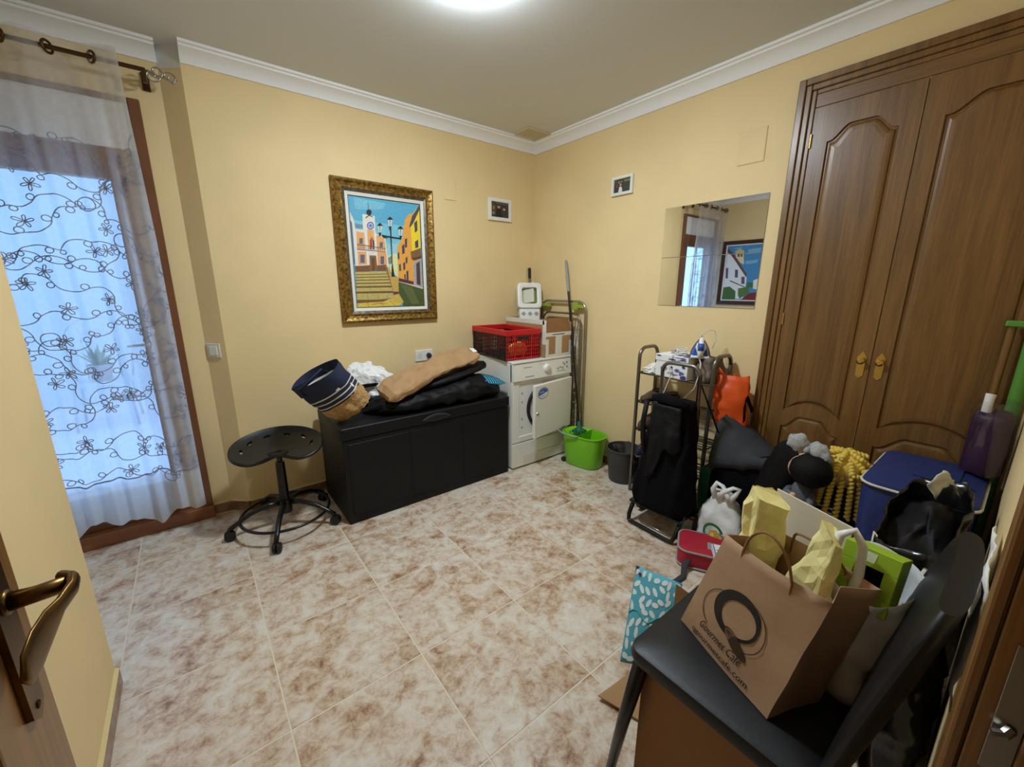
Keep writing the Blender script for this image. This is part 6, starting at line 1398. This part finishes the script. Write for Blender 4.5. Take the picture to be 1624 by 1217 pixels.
# paper bag
ZS = 0.4835
pb = thing('paper_bag', 'brown kraft paper bag with black ring logo standing on the black chair', 'bag', (0.95, 0.30, ZS))
OB = V((0.95, 0.30, ZS))
BL, BR, TL_, TR_ = V((0.954, 0.455, ZS+0.001))-OB, V((0.849, 0.199, ZS+0.001))-OB, V((0.962, 0.372, 0.79))-OB, V((0.896, 0.142, 0.79))-OB
DB = V((0.135, -0.055, 0.0)); DT = V((0.118, -0.050, 0.0))
def bagpt(s_, v):
    """s around 0..4 (front, right gusset, back, left gusset), v up"""
    fl, fr_ = BL.lerp(TL_, v), BR.lerp(TR_, v); D = DB.lerp(DT, v); bl_, br_ = fl+D, fr_+D; k = sin(pi*min(1, v*1.0))
    if s_ < 1: p = fl.lerp(fr_, s_) - D.normalized()*0.010*sin(pi*s_)*(0.3+v)
    elif s_ < 2: t = s_-1; p = fr_.lerp(br_, t) + (fl-fr_).normalized()*0.030*v*(1-abs(2*t-1))
    elif s_ < 3: t = s_-2; p = br_.lerp(bl_, t) + D.normalized()*0.010*sin(pi*t)*(0.3+v)
    else: t = s_-3; p = bl_.lerp(fl, t) + (fr_-fl).normalized()*0.030*v*(1-abs(2*t-1))
    wv = 0.004*noise.noise(p*14); return p + V((wv, wv*0.5, 0))
ss = [i/8 for i in range(32)]
g = G(); g.loft([[bagpt(s_, v/12) for s_ in ss] for v in range(13)], (True, False)); g.build('bag_body', 'kraft_bag', pb, smooth='auto', solid=0.0012)
nB = -DB.normalized()
def bf(u, v, h): return bagpt(min(0.9999, max(0, u)), v) + nB*(h+0.0016)
def ringpoly(cx, cy, rx, ry, ix, iy, irx, iry, n=40):
    return [[(cx+rx*cos(a), cy+ry*sin(a)), (cx+rx*cos(b), cy+ry*sin(b)), (ix+irx*cos(b), iy+iry*sin(b)), (ix+irx*cos(a), iy+iry*sin(a))] for a, b in [(2*pi*k/n, 2*pi*(k+1)/n) for k in range(n)]]
INK = (24, 20, 18); logo = [(INK, q_) for q_ in ringpoly(0.455, 0.478, 0.235, 0.198, 0.485, 0.462, 0.175, 0.140)]
def arcline(cx, cy, rx, ry, a0, a1, wd=0.008, n=22): return [((70, 52, 38), [(cx+(rx)*cos(a), cy+ry*sin(a)), (cx+rx*cos(b), cy+ry*sin(b)), (cx+(rx-wd)*cos(b), cy+(ry-wd)*sin(b)), (cx+(rx-wd)*cos(a), cy+(ry-wd)*sin(a))]) for a, b in [(a0+(a1-a0)*k/n, a0+(a1-a0)*(k+1)/n) for k in range(n)]]
logo += arcline(0.33, 0.40, 0.215, 0.195, radians(110), radians(250)) + arcline(0.52, 0.44, 0.235, 0.22, radians(-60), radians(95))
ba = math.atan2(-0.115*1.1, 0.27); bean = [(0.557+0.155*cos(t_)*cos(ba)-0.042*sin(t_)*sin(ba), 0.272+0.155*cos(t_)*sin(ba)*1.0+0.05*sin(t_)*cos(ba)) for t_ in [2*pi*k/22 for k in range(22)]]
logo.append(((64, 46, 34), bean)); logo.append(((146, 112, 80), [(0.557+(x-0.557)*0.90, 0.272+(y-0.272)*0.88) for x, y in bean]))
for k in range(5):
    o_ = -0.6+0.3*k; logo.append(((70, 52, 38), [(0.557+0.15*0.85*t_*cos(ba)-0.042*o_*(1-t_*t_*0.8)*sin(ba), 0.272+0.15*0.85*t_*sin(ba)+0.05*o_*(1-t_*t_*0.8)*cos(ba)+w_) for t_, w_ in [(-1+0.25*i, 0.004) for i in range(9)]+[(1-0.25*i, -0.004) for i in range(9)]]))
flat_print('logo_print', logo, lambda u, v, h: bf(u, v, h*0.05), pb)
text_obj('lettering', 'Gourmet Café', 0.09, 'cable_black', lambda x, y: bf(0.20+x, 0.135+y*1.15, 0.0008), pb, 0.25, 0.47)
text_obj('lettering', 'qgourmetcafe.com', 0.075, 'cable_black', lambda x, y: bf(0.15+x, 0.040+y, 0.0008), pb, 0.0, 0.64)
def hloop(sa, sb, lift, off):
    a, b = bagpt(sa, 0.97), bagpt(sb, 0.97); n_ = off; pts = [a+V((0, 0, -0.03))]
    for i in range(13):
        t = i/12; pts.append(a.lerp(b, t) + V((0, 0, lift*sin(pi*t)**0.6)) + n_*sin(pi*t))
    return pts + [b+V((0, 0, -0.03))]
G().tube(hloop(0.24, 0.72, 0.085, V((-0.01, 0.0, 0))), 0.003, 7).build('handle', 'cardboard_dark', pb, smooth=True)
G().tube(hloop(2.28, 2.76, 0.05, V((-0.03, 0.02, 0))), 0.003, 7).build('handle', 'cardboard_dark', pb, smooth=True)
# yellow paper bags in the paper bag
def crumple(name, lab, base, top, w0, d0, w1, d1, m, rot, seed, part='paper', cat='paper bag', n=13):
    t = thing(name, lab, cat, base); R = []; b, tp = V((0, 0, 0)), Vector(top)-Vector(base)
    for i in range(n):
        u = i/(n-1); c = b.lerp(tp, u); R.append([p + c for p in ring(0, 0, 0, w0+(w1-w0)*u, d0+(d1-d0)*u, 32, 5.0, rot, tx=0.0, ty=0.7*u*u)])
    g = G(); g.loft(R); g.noise(0.016, 14, seed); g.noise(0.007, 40, seed); g.build(part, m, t, smooth=False); return t
crumple('yellow_paper_bag', 'large yellow paper bag sticking out of the brown paper bag', (1.03, 0.335, 0.60), (1.045, 0.322, 0.885), 0.042, 0.046, 0.036, 0.022, 'yellow_paper', radians(-40), 3)
crumple('yellow_paper_bag', 'narrow twisted yellow paper bag right of the paper bag handle', (0.990, 0.205, 0.62), (1.015, 0.182, 0.868), 0.036, 0.052, 0.014, 0.026, 'yellow_paper', radians(-40), 6)
wbd = thing('white_board', 'pale grey cardboard sheet standing behind the yellow paper bags', 'board', (1.135, 0.255, ZS), radians(-22))
G().box((-0.002, -0.095, 0.001), (0.002, 0.095, 0.375), 0.0008, 1).build('sheet', 'white_board', wbd)
# white plastic bag with a lime carton
wp = thing('plastic_bag', 'white plastic bag holding a lime green carton on the black chair', 'bag', (1.085, 0.118, ZS))
R = []
for i in range(13):
    u = i/12; k = 0.75+0.35*u-0.1*u*u; R.append(ring(0.005*u, 0.0, 0.001+0.295*u, 0.086*k, 0.070*k, 36, 2.8, radians(-20), tx=0.3*u*u, ty=0.12*u))
g = G(); g.loft(R, (True, False)); g.noise(0.014, 16, 4, keep=lambda c: c.z < 0.004); g.build('bag_body', 'bag_white', wp, smooth=True, solid=0.0015)
g = G(); g.tube([(-0.055, 0.050, 0.22), (-0.062, 0.062, 0.32), (-0.058, 0.056, 0.385), (-0.05, 0.036, 0.40), (-0.045, 0.018, 0.37), (-0.052, 0.014, 0.30), (-0.055, 0.02, 0.23)], [0.013, 0.009, 0.008, 0.008, 0.008, 0.010, 0.014], 9); g.noise(0.004, 40, 1); g.build('handle', 'bag_white', wp, smooth=True)
lc = thing('lime_carton', 'lime green carton with square window inside the white plastic bag', 'carton', (1.052, 0.122, ZS+0.235), radians(-32))
lc.rotation_euler = (0, radians(16), radians(-8))
def lbox(lo, hi, nm): return G().box(lo, hi, 0.001, 1).build(nm, 'lime_card', lc)
for lo, hi in (((-0.032, -0.048, 0.0), (-0.030, 0.048, 0.034)), ((-0.032, -0.048, 0.088), (-0.030, 0.048, 0.125)), ((-0.032, -0.048, 0.034), (-0.030, -0.026, 0.088)), ((-0.032, 0.022, 0.034), (-0.030, 0.048, 0.088))): lbox(lo, hi, 'front_panel')
lbox((-0.03, -0.048, 0.0), (0.03, -0.046, 0.125), 'side_panel'); lbox((-0.03, 0.046, 0.0), (0.03, 0.048, 0.125), 'side_panel'); lbox((-0.03, -0.048, 0.123), (0.03, 0.048, 0.125), 'top_panel'); G().box((0.026, -0.046, 0.0), (0.03, 0.046, 0.123)).build('back_panel', 'dark_plastic', lc)
flat_print('print', [((60, 70, 20), rc(0.1, 0.05, 0.55, 0.12)), ((226, 232, 200), [(0.42, 0.78), (0.58, 0.78), (0.60, 0.95), (0.40, 0.95)]), ((90, 110, 20), rc(0.7, 0.06, 0.76, 0.14)), ((90, 110, 20), rc(0.8, 0.06, 0.86, 0.14))], lambda u, v, h: V((-0.0322-h, 0.048-0.096*u, 0.125*v)), lc)
cs = thing('cardboard_sheet', 'folded scraps of cardboard between the white plastic bag and the backrest', 'cardboard', (1.17, 0.07, ZS))
for k in range(3): G().box((-0.05+0.012*k, -0.002+0.010*k-0.012, 0.001), (0.04+0.012*k, 0.001+0.010*k-0.012, 0.24-0.02*k), 0.0006, 1).build('sheet', 'cardboard' if k % 2 else 'paper_white', cs)
wh = thing('white_paper', 'white crumpled paper sheet hanging on the wall behind the black chair', 'paper', (1.12, -0.030, 0.68))
g = G(); g.grid(lambda u, v: V((-0.20+0.40*u, 0.004*sin(9*u)+0.003*sin(7*v), 0.26*v*(1-0.25*u))), 14, 10); g.noise(0.006, 20, 3); g.build('sheet', 'paper_white', wh, smooth=True, solid=0.002)

# ------------------------------------------------------------------ repeats share a group
for o in bpy.data.objects:
    if o.parent is None and 'category' in o.keys():
        n_ = o.name.split('.')[0]
        gr = {'mirror_tile': 'square mirror tiles beside the wardrobe', 'photo_frame': 'small white photo frames', 'doll': 'dolls before the wardrobe', 'yellow_paper_bag': 'yellow paper bags in the brown bag', 'slipper': 'slippers in the dark bin',
              'sandal': 'shoes on the shoe rack', 'walking_shoe': 'shoes on the shoe rack', 'sneaker': 'shoes on the shoe rack', 'loafer': 'shoes on the shoe rack', 'painting': 'framed paintings', 'cover_plate': 'wall cover plates'}.get(n_)
        if gr: o['group'] = gr
